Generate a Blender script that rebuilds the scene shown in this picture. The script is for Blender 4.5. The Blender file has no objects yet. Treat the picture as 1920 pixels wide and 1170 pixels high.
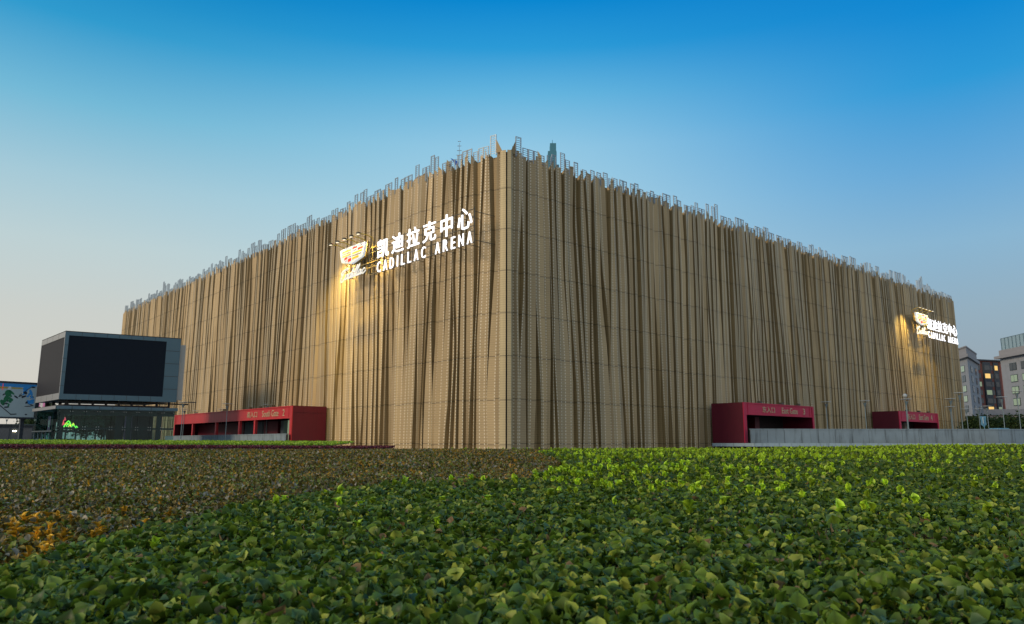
import bpy, math, random
import numpy as np
from mathutils import Vector
SC = bpy.context.scene
EYE = 1.1
FPX = 1400.0                      # focal length in photograph pixels (1920 wide)
PITCH = math.atan(245 / FPX)

# ------------------------------------------------------------------ camera
cd = bpy.data.cameras.new('camera'); cam = bpy.data.objects.new('camera', cd)
SC.collection.objects.link(cam); SC.camera = cam
cam.location = (0, 0, EYE); cam.rotation_euler = (math.pi/2 + PITCH, 0, 0)
cd.sensor_width = 36; cd.lens = FPX / 1920 * 36
cd.clip_start = 0.05; cd.clip_end = 6000
cd.dof.use_dof = True; cd.dof.focus_distance = 16.0; cd.dof.aperture_fstop = 7.0

# ------------------------------------------------------------------ colour helpers
def lin(c): return c/12.92 if c <= .04045 else ((c+.055)/1.055)**2.4
def srgb(r, g, b): return (lin(r/255), lin(g/255), lin(b/255), 1)

# ------------------------------------------------------------------ world and sun
SUN_AZ = math.radians(-122)       # from +Y, negative = to the left of the camera
SUN_EL = math.radians(24)
w = bpy.data.worlds.new('World'); SC.world = w; w.use_nodes = True
nt = w.node_tree; N = nt.nodes; L = nt.links; N.clear()
out = N.new('ShaderNodeOutputWorld'); bg = N.new('ShaderNodeBackground'); L.new(bg.outputs[0], out.inputs[0])
tc = N.new('ShaderNodeTexCoord'); sep = N.new('ShaderNodeSeparateXYZ'); L.new(tc.outputs['Generated'], sep.inputs[0])
def ramp(stops):
    r = N.new('ShaderNodeValToRGB'); r.color_ramp.interpolation = 'B_SPLINE' if False else 'LINEAR'
    e = r.color_ramp.elements
    while len(e) > 1: e.remove(e[-1])
    e[0].position = stops[0][0]; e[0].color = srgb(*stops[0][1])
    for p, c in stops[1:]:
        x = e.new(p); x.color = srgb(*c)
    L.new(sep.outputs['Z'], r.inputs[0]); return r
WARM = ramp([(0, (204,198,187)), (.08, (203,201,192)), (.15, (197,201,196)), (.23, (184,203,206)), (.30, (160,196,210)), (.38, (112,180,209)), (.46, (44,150,200)), (.52, (4,128,190)), (.65, (0,104,170)), (1, (10,80,140))])
MID = ramp([(0, (190,196,196)), (.10, (185,198,203)), (.20, (178,205,215)), (.30, (164,204,221)), (.38, (142,194,221)), (.44, (98,176,216)), (.49, (40,150,209)), (.54, (0,130,202)), (.65, (0,110,182)), (1, (10,78,145))])
COOL = ramp([(0, (150,155,160)), (.08, (146,160,170)), (.15, (143,168,184)), (.23, (132,175,203)), (.31, (98,163,209)), (.40, (40,148,209)), (.47, (4,132,204)), (.55, (0,118,196)), (.65, (0,95,175)), (1, (10,75,145))])
def mapr(src, a, b):
    m = N.new('ShaderNodeMapRange'); m.interpolation_type = 'SMOOTHSTEP'; m.inputs[1].default_value = a; m.inputs[2].default_value = b
    L.new(src, m.inputs[0]); return m.outputs[0]
def mixc(f, a, b):
    m = N.new('ShaderNodeMix'); m.data_type = 'RGBA'
    if isinstance(f, float): m.inputs[0].default_value = f
    else: L.new(f, m.inputs[0])
    L.new(a, m.inputs[6]); L.new(b, m.inputs[7]); return m.outputs[2]
c1 = mixc(mapr(sep.outputs['X'], 0.02, -0.50), MID.outputs[0], WARM.outputs[0])
c2 = mixc(mapr(sep.outputs['X'], 0.0, 0.52), c1, COOL.outputs[0])
sky = N.new('ShaderNodeTexSky'); sky.sky_type = 'NISHITA'; sky.sun_disc = False
sky.sun_elevation = SUN_EL; sky.sun_rotation = SUN_AZ; sky.dust_density = 2.0
sc_ = N.new('ShaderNodeVectorMath'); sc_.operation = 'SCALE'; sc_.inputs['Scale'].default_value = 0.08
L.new(sky.outputs[0], sc_.inputs[0])
REAR = ramp([(0, (205,196,188)), (.15, (214,212,210)), (.4, (196,208,216)), (.7, (140,178,206)), (1, (95,150,195))])
c2 = mixc(mapr(sep.outputs['Z'], .62, .95), c2, REAR.outputs[0])
c2 = mixc(mapr(sep.outputs['Y'], .35, -.25), c2, REAR.outputs[0])
c3 = mixc(0.03, c2, sc_.outputs[0])
L.new(c3, bg.inputs[0]); bg.inputs[1].default_value = 1.0

sd = bpy.data.lights.new('sun', 'SUN'); sun = bpy.data.objects.new('sun', sd); SC.collection.objects.link(sun)
sd.energy = 1.7; sd.angle = math.radians(12); sd.color = (1.0, .80, .55)
sv = Vector((math.sin(SUN_AZ)*math.cos(SUN_EL), math.cos(SUN_AZ)*math.cos(SUN_EL), math.sin(SUN_EL)))
sun.rotation_euler = (-sv).to_track_quat('-Z', 'Y').to_euler()
sun.location = (-60, 0, 60)
SC.view_settings.view_transform = 'Standard'; SC.view_settings.look = 'None'
SC.view_settings.exposure = 0.12; SC.view_settings.gamma = 1
SC.cycles.max_bounces = 6; SC.cycles.transparent_max_bounces = 12

# ------------------------------------------------------------------ materials
MATS = {}
def nodes(name):
    m = bpy.data.materials.new(name); m.use_nodes = True
    t = m.node_tree; p = t.nodes['Principled BSDF']; MATS[name] = m
    return m, t, p
def mat(name, col, rough=.6, metal=0, emis=None, es=0, var=.12, vscale=3.0, bump=0, stain=0, spec=None):
    m, t, p = nodes(name)
    p.inputs['Roughness'].default_value = rough; p.inputs['Metallic'].default_value = metal
    if spec is not None: p.inputs['Specular IOR Level'].default_value = spec
    tcx = t.nodes.new('ShaderNodeTexCoord'); nz = t.nodes.new('ShaderNodeTexNoise'); nz.inputs['Scale'].default_value = vscale
    nz.inputs['Detail'].default_value = 5
    t.links.new(tcx.outputs['Object'], nz.inputs['Vector'])
    mx = t.nodes.new('ShaderNodeMix'); mx.data_type = 'RGBA'
    mx.inputs[6].default_value = tuple(c*(1-var) for c in col[:3]) + (1,)
    mx.inputs[7].default_value = tuple(min(1, c*(1+var)) for c in col[:3]) + (1,)
    t.links.new(nz.outputs[0], mx.inputs[0]); src = mx.outputs[2]
    if stain:
        mp = t.nodes.new('ShaderNodeMapping'); mp.inputs['Scale'].default_value = (2.2, 2.2, .25)
        t.links.new(tcx.outputs['Object'], mp.inputs[0]); n2 = t.nodes.new('ShaderNodeTexNoise'); n2.inputs['Scale'].default_value = 1.4; n2.inputs['Detail'].default_value = 6
        t.links.new(mp.outputs[0], n2.inputs['Vector'])
        mr = t.nodes.new('ShaderNodeMapRange'); mr.inputs[1].default_value = .5; mr.inputs[2].default_value = .75; mr.inputs[4].default_value = stain
        t.links.new(n2.outputs[0], mr.inputs[0])
        m2 = t.nodes.new('ShaderNodeMix'); m2.data_type = 'RGBA'; m2.inputs[7].default_value = tuple(c*.35 for c in col[:3]) + (1,)
        t.links.new(mr.outputs[0], m2.inputs[0]); t.links.new(src, m2.inputs[6]); src = m2.outputs[2]
    t.links.new(src, p.inputs['Base Color'])
    if bump:
        b = t.nodes.new('ShaderNodeBump'); b.inputs['Strength'].default_value = bump; t.links.new(nz.outputs[0], b.inputs['Height']); t.links.new(b.outputs[0], p.inputs['Normal'])
    if emis: p.inputs['Emission Color'].default_value = emis + (1,); p.inputs['Emission Strength'].default_value = es
    return m
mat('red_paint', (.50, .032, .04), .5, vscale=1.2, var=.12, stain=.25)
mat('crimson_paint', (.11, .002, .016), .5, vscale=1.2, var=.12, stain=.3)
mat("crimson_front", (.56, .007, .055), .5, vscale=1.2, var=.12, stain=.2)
mat('dark_interior', (.02, .012, .014), .8)
mat('concrete', (.20, .25, .28), .85, vscale=.8, var=.22, bump=.2, stain=.75)
mat('concrete_light', (.28, .37, .42), .8, vscale=.9, var=.2, stain=.6)
mat('joint_dark', (.05, .05, .05), .9)
mat('steel_blue', (.075, .145, .19), .4, metal=.4, var=.08, vscale=.6)
mat('steel_pale', (.36, .36, .36), .45, metal=.3, var=.08, vscale=.6)
mat('led_black', (.008, .014, .024), .6, var=.1, vscale=2, spec=.12)
mat('led_grey', (.035, .032, .035), .6, var=.1, vscale=2, spec=.15)
mat('teal_frame', (.015, .035, .045), .35, var=.1)
mat('lamp_steel', (.20, .27, .30), .4, metal=.5, var=.06)
mat('lamp_disc', (.45, .48, .47), .4, var=.05)
mat('roof_grey', (.12, .12, .12), .9)
mat('screen_steel', (.33, .38, .42), .5, metal=.4, var=.15, vscale=20)
mat('letter_white', (.9, .9, .9), .4, emis=(1, .98, 1), es=1.35)
mat('crest_white', (.07, .08, .09), .7, emis=(.93, .97, 1), es=.58, spec=.1)
mat('script_white', (.12, .12, .12), .6, emis=(1, 1, .95), es=.75, spec=.1)  # glow stands in for the flood lamps' light on the lettering
mat('arm_lamplit', (.70, .48, .07), .5)  # yellow light of the flood lamps painted into the arm colour
mat('rail_brass', (.35, .26, .1), .5, metal=.3)
mat('rail_dark', (.10, .085, .06), .5, metal=.3)
mat('bar_yellow', (.12, .07, .005), .6, emis=(1, .5, .0), es=.62, spec=.1)
mat('bar_red', (.25, .01, .01), .6, emis=(.9, .02, .02), es=.5, spec=.1)
mat('bar_violet', (.06, .05, .15), .6, emis=(.3, .22, .7), es=.2, spec=.1)
mat('bar_dark', (.05, .03, .01), .6, spec=.1)
mat('gold_letter', (.62, .46, .28), .4, metal=.2)
mat('head_glow', (.8, .8, .7), .4, emis=(1, .86, .6), es=1.0)
mat('lamp_glow', (1, .9, .7), .4, emis=(1, .82, .5), es=14)
mat('beige_stone', (.30, .31, .335), .85, vscale=1.2, var=.15, stain=.25)
mat('beige_trim', (.30, .285, .29), .8, vscale=1, var=.1)
mat('brick_red', (.20, .07, .055), .85, vscale=2, var=.25)
mat('window_dark', (.045, .06, .075), .12, var=.3, vscale=.7)
mat('window_green', (.10, .13, .11), .2, emis=(.7, .9, .55), es=.22, var=.6, vscale=1.3)
mat('window_lit', (.3, .2, .08), .4, emis=(1, .62, .18), es=.8, var=.5)
mat('window_white', (.5, .5, .45), .4, emis=(1, 1, .85), es=.8)
mat('dark_blue_wall', (.035, .045, .06), .6)
mat('tower_glass', (.05, .19, .25), .25, var=.1, vscale=.05)
mat('tan_wall', (.36, .29, .25), .8, var=.1)
mat('booth_blue', (.04, .22, .38), .4)
mat('banner_pink', (.75, .25, .5), .6)
mat('banner_white', (.75, .7, .68), .6)
mat('poster_violet', (.32, .16, .3), .5, var=.5, vscale=3)
mat('neon_green', (.1, .8, .1), .5, emis=(.25, 1, .08), es=1.6)
mat('neon_yellow', (.9, .8, .1), .5, emis=(1, .9, .1), es=1.3)
mat('neon_red', (.9, .1, .1), .5, emis=(1, .1, .15), es=1.0)
mat('sign_blue', (.12, .30, .42), .5)
mat('sign_white', (.75, .75, .75), .5)
mat('ice_white', (.26, .36, .40), .6, emis=(.5, .6, .62), es=.06, vscale=1)
mat('ice_blue', (.02, .15, .4), .5, emis=(.02, .2, .5), es=.15)
mat('ice_yellow', (.45, .35, .08), .5)
mat('jersey_green', (.01, .16, .07), .5)
mat('jersey_dark', (.02, .03, .05), .5)
mat('helmet_white', (.6, .65, .65), .5)
mat('bark', (.07, .05, .035), .9, bump=.4, vscale=8)
mat('soil', (.035, .028, .02), .95, bump=.5, vscale=6)
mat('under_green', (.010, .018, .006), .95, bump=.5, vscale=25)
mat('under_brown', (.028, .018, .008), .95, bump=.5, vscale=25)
mat('pavement', (.22, .22, .21), .85, vscale=.5, var=.2, stain=.3)
mat('ground_far', (.10, .10, .085), .95, vscale=.05, var=.3)
mat('blue_sheet', (.02, .12, .5), .5)

def glass_mat(name, tint, fac):
    m, t, p = nodes(name)
    t.nodes.remove(p); o = t.nodes['Material Output']
    tr = t.nodes.new('ShaderNodeBsdfTransparent'); tr.inputs[0].default_value = tint + (1,)
    gl = t.nodes.new('ShaderNodeBsdfGlossy'); gl.inputs[1].default_value = .04; gl.inputs[0].default_value = (.8, .9, .92, 1)
    mx = t.nodes.new('ShaderNodeMixShader'); mx.inputs[0].default_value = fac
    t.links.new(tr.outputs[0], mx.inputs[1]); t.links.new(gl.outputs[0], mx.inputs[2]); t.links.new(mx.outputs[0], o.inputs[0])
    return m
glass_mat('glass', (.62, .76, .76), .018)
glass_mat('glass_roof', (.4, .52, .56), .35)

def leaf_mat(name, rough, trans, spec=.4):
    m, t, p = nodes(name)
    a = t.nodes.new('ShaderNodeAttribute'); a.attribute_name = 'leafcol'
    t.links.new(a.outputs['Color'], p.inputs['Base Color'])
    p.inputs['Roughness'].default_value = rough; p.inputs['Specular IOR Level'].default_value = spec
    tr = t.nodes.new('ShaderNodeBsdfTranslucent'); t.links.new(a.outputs['Color'], tr.inputs[0])
    mx = t.nodes.new('ShaderNodeMixShader'); mx.inputs[0].default_value = trans
    o = t.nodes['Material Output']
    t.links.new(p.outputs[0], mx.inputs[1]); t.links.new(tr.outputs[0], mx.inputs[2]); t.links.new(mx.outputs[0], o.inputs[0])
leaf_mat('leaf_glossy', .45, .28, .25); leaf_mat('leaf_small', .5, .2, .4); leaf_mat('leaf_tree', .6, .25, .2)

def gold_mat(name, base, dash, joint=True):
    m, t, p = nodes(name); N2 = t.nodes; K = t.links
    def math_(op, a, b=None, c=None):
        n = N2.new('ShaderNodeMath'); n.operation = op
        for i, v in enumerate((a, b, c)):
            if v is None: continue
            if isinstance(v, (int, float)): n.inputs[i].default_value = v
            else: K.new(v, n.inputs[i])
        return n.outputs[0]
    uv = N2.new('ShaderNodeUVMap'); s = N2.new('ShaderNodeSeparateXYZ'); K.new(uv.outputs[0], s.inputs[0])
    tone = N2.new('ShaderNodeAttribute'); tone.attribute_name = 'tone'
    X, Z, T = s.outputs[0], s.outputs[1], tone.outputs['Fac']
    nz = N2.new('ShaderNodeTexNoise'); nz.inputs['Scale'].default_value = .35; nz.inputs['Detail'].default_value = 4
    tcx = N2.new('ShaderNodeTexCoord'); K.new(tcx.outputs['Object'], nz.inputs['Vector'])
    rib = math_('GREATER_THAN', math_('FRACT', math_('MULTIPLY', Z, 1/.21)), .6)
    val = math_('MULTIPLY', math_('ADD', .74, math_('MULTIPLY', T, .42)), math_('ADD', .80, math_('MULTIPLY', nz.outputs[0], .32)))
    val = math_('MULTIPLY', val, math_('SUBTRACT', 1, math_('MULTIPLY', rib, .13)))
    if joint:
        zz = math_('ADD', math_('SUBTRACT', Z, 1.0), math_('MULTIPLY', T, .16))
        j = math_('LESS_THAN', math_('FRACT', math_('MULTIPLY', zz, 1/3.914)), .030)
        val = math_('MULTIPLY', val, math_('SUBTRACT', 1, math_('MULTIPLY', j, .42)))
    hv = N2.new('ShaderNodeHueSaturation'); hv.inputs['Color'].default_value = base + (1,); K.new(val, hv.inputs['Value'])
    src = hv.outputs[0]
    if dash:
        d = math_('MULTIPLY', math_('LESS_THAN', X, .10), math_('LESS_THAN', math_('FRACT', math_('MULTIPLY', Z, 1/.30)), .5))  # bright dashes: sky light through the perforations painted into the metal colour
        mx = N2.new('ShaderNodeMix'); mx.data_type = 'RGBA'; mx.inputs[7].default_value = dash + (1,)
        K.new(math_('MULTIPLY', d, .5), mx.inputs[0]); K.new(src, mx.inputs[6]); src = mx.outputs[2]
    K.new(src, p.inputs['Base Color']); p.inputs['Roughness'].default_value = .55; p.inputs['Metallic'].default_value = .15
    bmp = N2.new('ShaderNodeBump'); bmp.inputs['Strength'].default_value = .25; bmp.inputs['Distance'].default_value = .05
    K.new(rib, bmp.inputs['Height']); K.new(bmp.outputs[0], p.inputs['Normal'])
gold_mat('gold_mesh', (.465, .34, .18), (.95, .88, .70))
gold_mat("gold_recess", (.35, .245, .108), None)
gold_mat('gold_smooth', (.44, .355, .20), None)

# ------------------------------------------------------------------ object helpers
COL = SC.collection
def prop(o, label=None, cat=None, group=None, kind=None):
    if label: o['label'] = label
    if cat: o['category'] = cat
    if group: o['group'] = group
    if kind: o['kind'] = kind
    return o
def thing(name, label, cat, loc, group=None):
    o = bpy.data.objects.new(name, None); COL.objects.link(o); o.location = loc; o.empty_display_size = .5
    return prop(o, label, cat, group)
def root_of(o):
    while o.parent: o = o.parent
    return o
class Fr:
    """horizontal frame: P(s, d, z) = origin + u*s + n*d"""
    def __init__(s, o, u, n=None):
        s.o = np.array(o[:2], float); l = math.hypot(*u); s.u = np.array(u, float)/l
        s.n = np.array(n, float) if n is not None else np.array((s.u[1], -s.u[0]))
    def P(f, s, d, z):
        q = f.o + f.u*s + f.n*d; return (q[0], q[1], z)
WF = Fr((0, 0), (1, 0), (0, 1))
class MB:
    def __init__(s): s.v = []; s.f = []; s.m = []
    def add(s, vs, fs, mi=0):
        b = len(s.v); s.v += [tuple(v) for v in vs]; s.f += [tuple(i+b for i in f) for f in fs]; s.m += [mi]*len(fs); return s
    def box(s, fr, s0, s1, d0, d1, z0, z1, mi=0):
        vs = [fr.P(a, b, c) for c in (z0, z1) for (a, b) in ((s0, d0), (s1, d0), (s1, d1), (s0, d1))]
        return s.add(vs, [(0,1,2,3), (4,5,6,7), (0,1,5,4), (1,2,6,5), (2,3,7,6), (3,0,4,7)], mi)
    def cyl(s, x, y, z0, z1, r0, r1=None, n=12, mi=0):
        r1 = r0 if r1 is None else r1
        vs = [(x+r*math.cos(2*math.pi*i/n), y+r*math.sin(2*math.pi*i/n), z) for z, r in ((z0, r0), (z1, r1)) for i in range(n)]
        fs = [(i, (i+1) % n, n+(i+1) % n, n+i) for i in range(n)] + [tuple(range(n)), tuple(range(n, 2*n))]
        return s.add(vs, fs, mi)
    def tube(s, pts, r, n=6, mi=0, r_end=None):
        pts = [Vector(p) for p in pts]; rings = []
        for i, p in enumerate(pts):
            t = (pts[min(i+1, len(pts)-1)] - pts[max(i-1, 0)]).normalized()
            a = t.orthogonal().normalized() if i == 0 else (a - t*a.dot(t)).normalized()
            b = t.cross(a); rr = r if r_end is None else r + (r_end-r)*i/(len(pts)-1)
            rings.append([p + (a*math.cos(2*math.pi*k/n) + b*math.sin(2*math.pi*k/n))*rr for k in range(n)])
        vs = [v for R in rings for v in R]; fs = []
        for i in range(len(rings)-1):
            for k in range(n): fs.append((i*n+k, i*n+(k+1) % n, (i+1)*n+(k+1) % n, (i+1)*n+k))
        fs += [tuple(range(n)), tuple(range((len(rings)-1)*n, len(rings)*n))]
        return s.add(vs, fs, mi)
    def prism(s, fr, poly, d0, d1, mi=0):
        """poly of (s, z) extruded between depths d0 and d1"""
        n = len(poly); vs = [fr.P(a, d, z) for d in (d0, d1) for (a, z) in poly]
        return s.add(vs, [tuple(range(n)), tuple(range(n, 2*n))] + [(i, (i+1) % n, n+(i+1) % n, n+i) for i in range(n)], mi)
    def slab(s, poly, z0, z1, mi=0):
        n = len(poly); vs = [(x, y, z) for z in (z0, z1) for (x, y) in poly]
        return s.add(vs, [tuple(range(n)), tuple(range(n, 2*n))] + [(i, (i+1) % n, n+(i+1) % n, n+i) for i in range(n)], mi)
    def build(s, name, mats, parent=None, loc=None, smooth=False):
        if isinstance(mats, str): mats = [mats]
        base = root_of(parent).location if parent else Vector(loc or (0, 0, 0))
        me = bpy.data.meshes.new(name)
        me.from_pydata([(x-base.x, y-base.y, z-base.z) for x, y, z in s.v], [], s.f)
        for k in mats: me.materials.append(MATS[k])
        if len(mats) > 1: me.polygons.foreach_set('material_index', s.m)
        if smooth: me.polygons.foreach_set('use_smooth', [True]*len(s.f))
        o = bpy.data.objects.new(name, me); COL.objects.link(o)
        if parent: o.parent = parent
        else: o.location = base
        return o
def copy_tree(o, parent=None):
    c = o.copy(); COL.objects.link(c); c.parent = parent
    for ch in o.children: copy_tree(ch, c)
    return c
def ray(px, py):
    a = (px-960)/FPX; b = (585-py)/FPX
    return a, math.cos(PITCH)-b*math.sin(PITCH), math.sin(PITCH)+b*math.cos(PITCH)
def at_h(px, py, z):
    a, b, c = ray(px, py); t = (z-EYE)/c; return a*t, b*t
def at_y(px, Y):
    """ground point seen in photograph column px, at depth Y (for things near the horizon)"""
    return ((px-960)/FPX * Y*math.cos(PITCH), Y)

# text meshes -------------------------------------------------------
def glyph(ch, offset=0.0, extrude=.1):
    cu = bpy.data.curves.new('glyph', 'FONT'); cu.body = ch; cu.size = 1; cu.extrude = extrude; cu.offset = offset; cu.resolution_u = 3
    o = bpy.data.objects.new('glyph', cu); COL.objects.link(o)
    dg = bpy.context.evaluated_depsgraph_get(); me = bpy.data.meshes.new_from_object(o.evaluated_get(dg))
    bpy.data.objects.remove(o); bpy.data.curves.remove(cu)
    V = [v.co.copy() for v in me.vertices]; Fs = [tuple(p.vertices) for p in me.polygons]; bpy.data.meshes.remove(me)
    return V, Fs
def put_glyph(mb, ch, fr, s0, s1, z0, z1, d0, d1, rev, offset=0, keep=None):
    """fit a glyph's bounding box to s0..s1 (reading direction) x z0..z1; keep: scale by em instead"""
    V, Fs = glyph(ch, offset)
    xs = [v.x for v in V]; ys = [v.y for v in V]; zs = [v.z for v in V]
    x0, x1, y0, y1, q0, q1 = min(xs), max(xs), min(ys), max(ys), min(zs), max(zs)
    sg = -1 if rev else 1
    pts = []
    for v in V:
        s = s0 + (v.x-x0)/(x1-x0)*(s1-s0); z = z0 + (v.y-y0)/(y1-y0)*(z1-z0)
        d = d0 + (v.z-q0)/(q1-q0)*(d1-d0)
        pts.append(fr.P(sg*s, d, z))
    mb.add(pts, Fs); return mb
def text_line(mb, text, fr, s0, s1, z0, z1, d0, d1, rev, offset=0):
    V, Fs = glyph(text, offset)
    xs = [v.x for v in V]; ys = [v.y for v in V]; zs = [v.z for v in V]
    x0, x1, y0, y1, q0, q1 = min(xs), max(xs), min(ys), max(ys), min(zs), max(zs)
    sg = -1 if rev else 1
    mb.add([fr.P(sg*(s0+(v.x-x0)/(x1-x0)*(s1-s0)), d0+(v.z-q0)/(q1-q0)*(d1-d0), z0+(v.y-y0)/(y1-y0)*(z1-z0)) for v in V], Fs)

# ------------------------------------------------------------------ ground
g = MB(); g.slab([(-3000, -200), (3000, -200), (3000, 4000), (-3000, 4000)], -.5, 0)
prop(g.build('ground', 'ground_far'), kind='structure')
g = MB(); g.add([(-140, 46, .012), (140, 46, .012), (190, 200, .012), (-190, 200, .012)], [(0, 1, 2, 3)])
prop(g.build('pavement', 'pavement'), kind='structure')

# ------------------------------------------------------------------ arena
UL = np.array((-.66293, .74868)); NL_ = np.array((-.74868, -.66293))
UR = np.array((.74811, .66357)); NR_ = np.array((.66357, -.74811))
TL_, TR_ = 121.8, 114.7
LO = np.array((-10.7, 75.1)) - UL*13.4; RO = np.array((9.5, 74.8)) - UR*12.9
def pathL(t): return LO + UL*t + NL_*(-1.7*math.exp(-t/4.5))
def pathR(t): return RO + UR*t + NR_*(-.5*math.exp(-t/3))
TOP = 28.1
arena = thing('arena_building', 'huge boxy arena wrapped in pleated golden mesh panels, filling the middle of the view', 'arena', (0, 90, 0))
screens = []
def facade(path, T, nrm, seed, sgn):
    """sgn=+1: t runs to the right in the picture"""
    rnd = random.Random(seed); npr = np.random.RandomState(seed)
    zk = [TOP - j*1.957 for j in range(14)] + [0.0]; zk = zk[::-1]; nk = len(zk)
    V, F_, UV, TO, MI = [], [], [], [], []
    lean_ph = rnd.random()*6
    def quad_ribbon(ta, da, tb, db, tone, mi, ztop_a=None, ztop_b=None):
        base = len(V); wdt = 0
        for k in range(nk):
            z = zk[k]
            za = ztop_a if (k == nk-1 and ztop_a) else z; zb = ztop_b if (k == nk-1 and ztop_b) else z
            pa = path(ta[k]) + nrm*da[k]; pb = path(tb[k]) + nrm*db[k]
            V.append((pa[0], pa[1], za)); V.append((pb[0], pb[1], zb))
            wd = math.hypot(*(pa-pb)); UV.append((0, za)); UV.append((wd, zb)); TO.extend((tone, tone))
        for k in range(nk-1):
            b = base+2*k; F_.append((b, b+1, b+3, b+2)); MI.append(mi)
    # grooves
    G = []; t = .9 + rnd.uniform(.4, .8); prevC = None
    while t < T-1.0:
        typ = rnd.choices(['full', 'down', 'up', 'diamond'], [.46, .2, .2, .14])[0]
        gm = rnd.choice([.32, .42, .55, .7, .9])
        k1, k2 = sorted((rnd.uniform(.15, .5), rnd.uniform(.5, .85)))
        ga = rnd.uniform(.75, 1.15)
        lean = .55*math.sin(t*.17+lean_ph) + rnd.uniform(-.35, .35)
        a1, a2 = rnd.uniform(-.3, .3), rnd.uniform(-.3, .3)
        g_ = []; cc = []
        for k in range(nk):
            q = k/(nk-1)
            tri = min(q/k1, 1) if q < k1 else (1 if q < k2 else (1-q)/(1-k2))
            if typ == 'full': v = gm*(.55+.45*tri) if ga > 1 else gm*(1-.35*tri)
            elif typ == 'down': v = gm*max(0, 1-q/k2)
            elif typ == 'up': v = gm*max(0, 1-(1-q)/(1-k1))
            else: v = gm*max(0, 1-abs(q-(k1+k2)/2)*3.4)
            g_.append(v)
            off = a1*q/k1 if q < k1 else (a1+(a2-a1)*(q-k1)/(k2-k1) if q < k2 else a2*(1-q)/(1-k2))
            cc.append(t + lean*(q-.5)*1.3 + off)
        G.append((cc, g_, min(.42, .12+gm*.43)))
        t += gm*.52 + rnd.choice([.34, .42, .52, .7, .95])*rnd.uniform(.9, 1.12)
    prevB = [.6]*nk; prevD = 0.0
    G.append(([T+.0]*nk, [0]*nk, .3))
    for gi, (cc, gg, dm) in enumerate(G):
        A = [min(max(cc[k]-gg[k]/2, prevB[k]+.05), T) for k in range(nk)]
        wmid = A[nk//2]-prevB[nk//2]; wtop = A[-1]-prevB[-1]
        n = max(1, int(round(max(wmid, wtop)/.42)))
        dd = [0]+[-rnd.uniform(.10, .30) if i % 2 else rnd.uniform(-.02, .12) for i in range(1, n)]+[0]
        for i in range(n):
            f0, f1 = i/n, (i+1)/n
            ta = [prevB[k]+(A[k]-prevB[k])*f0 for k in range(nk)]; tb = [prevB[k]+(A[k]-prevB[k])*f1 for k in range(nk)]
            za = TOP+.15+rnd.uniform(-.3, .4); zb = za + rnd.choice([0, 0, .1, .55, -.0, .3])
            if rnd.random() < .5: za, zb = zb, za
            quad_ribbon(ta, [dd[i]]*nk, tb, [dd[i+1]]*nk, rnd.random(), 0, za, zb)
        if gi == len(G)-1: break
        B = [min(cc[k]+gg[k]/2, T-.02) for k in range(nk)]
        B = [max(B[k], A[k]+.001) for k in range(nk)]
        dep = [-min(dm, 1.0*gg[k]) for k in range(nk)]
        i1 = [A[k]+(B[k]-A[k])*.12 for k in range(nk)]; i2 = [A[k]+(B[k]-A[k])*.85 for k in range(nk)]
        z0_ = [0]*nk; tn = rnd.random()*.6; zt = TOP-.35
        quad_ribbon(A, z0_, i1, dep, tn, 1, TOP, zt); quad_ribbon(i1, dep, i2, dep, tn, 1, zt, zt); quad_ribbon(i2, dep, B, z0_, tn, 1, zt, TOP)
        prevB = B
    t = 2.6
    while t < T-1:
        h = rnd.choice([.3, .55, .75, 1.0, 1.35])*rnd.uniform(.9, 1.1); wl = rnd.uniform(.56, .70)
        for q in range(rnd.choice([1, 1, 2, 2, 3])):
            screens.append((path, nrm, t, t+wl, -.12, TOP-.45, TOP+h+.35, math.hypot(*path(t)))); t += wl+.05
            if rnd.random() < .6: h = max(.3, h+rnd.uniform(-.6, .5))
        t += rnd.choice([.12, .3, .55])
    me = bpy.data.meshes.new('facade')
    bx = arena.location
    me.from_pydata([(x-bx.x, y-bx.y, z-bx.z) for x, y, z in V], [], F_)
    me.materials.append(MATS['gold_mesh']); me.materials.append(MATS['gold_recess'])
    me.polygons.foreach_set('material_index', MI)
    uvl = me.uv_layers.new(name='UVMap'); idx = np.zeros(len(me.loops), dtype=np.int32); me.loops.foreach_get('vertex_index', idx)
    uvl.data.foreach_set('uv', np.array(UV)[idx].ravel())
    at = me.attributes.new('tone', 'FLOAT', 'POINT'); at.data.foreach_set('value', TO)
    o = bpy.data.objects.new('facade', me); COL.objects.link(o); o.parent = arena
    return o
f1 = facade(pathL, TL_, NL_, 5, -1); f1['label'] = 'left golden pleated face catching the warm light'
f2 = facade(pathR, TR_, NR_, 11, 1); f2['label'] = 'right golden pleated face in cooler shade'
# inner volume behind the mesh skin
CL = pathL(0); INN = (-NL_-NR_)
endL = pathL(TL_); endR = pathR(TR_)
m = MB()
poly = [tuple(CL + np.array((0, 3.0))), tuple(endR - NR_*1.6), tuple(endR - NR_*1.6 + UL*80), tuple(endL - NL_*1.6 + UR*80), tuple(endL - NL_*1.6)]
m.slab(poly, 0, TOP-1.2); m.build('inner_wall', 'dark_interior', arena)
m = MB(); m.slab([tuple(np.array(p)*1.0) for p in poly], TOP-1.19, TOP-.9); m.build('roof', 'roof_grey', arena)
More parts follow.
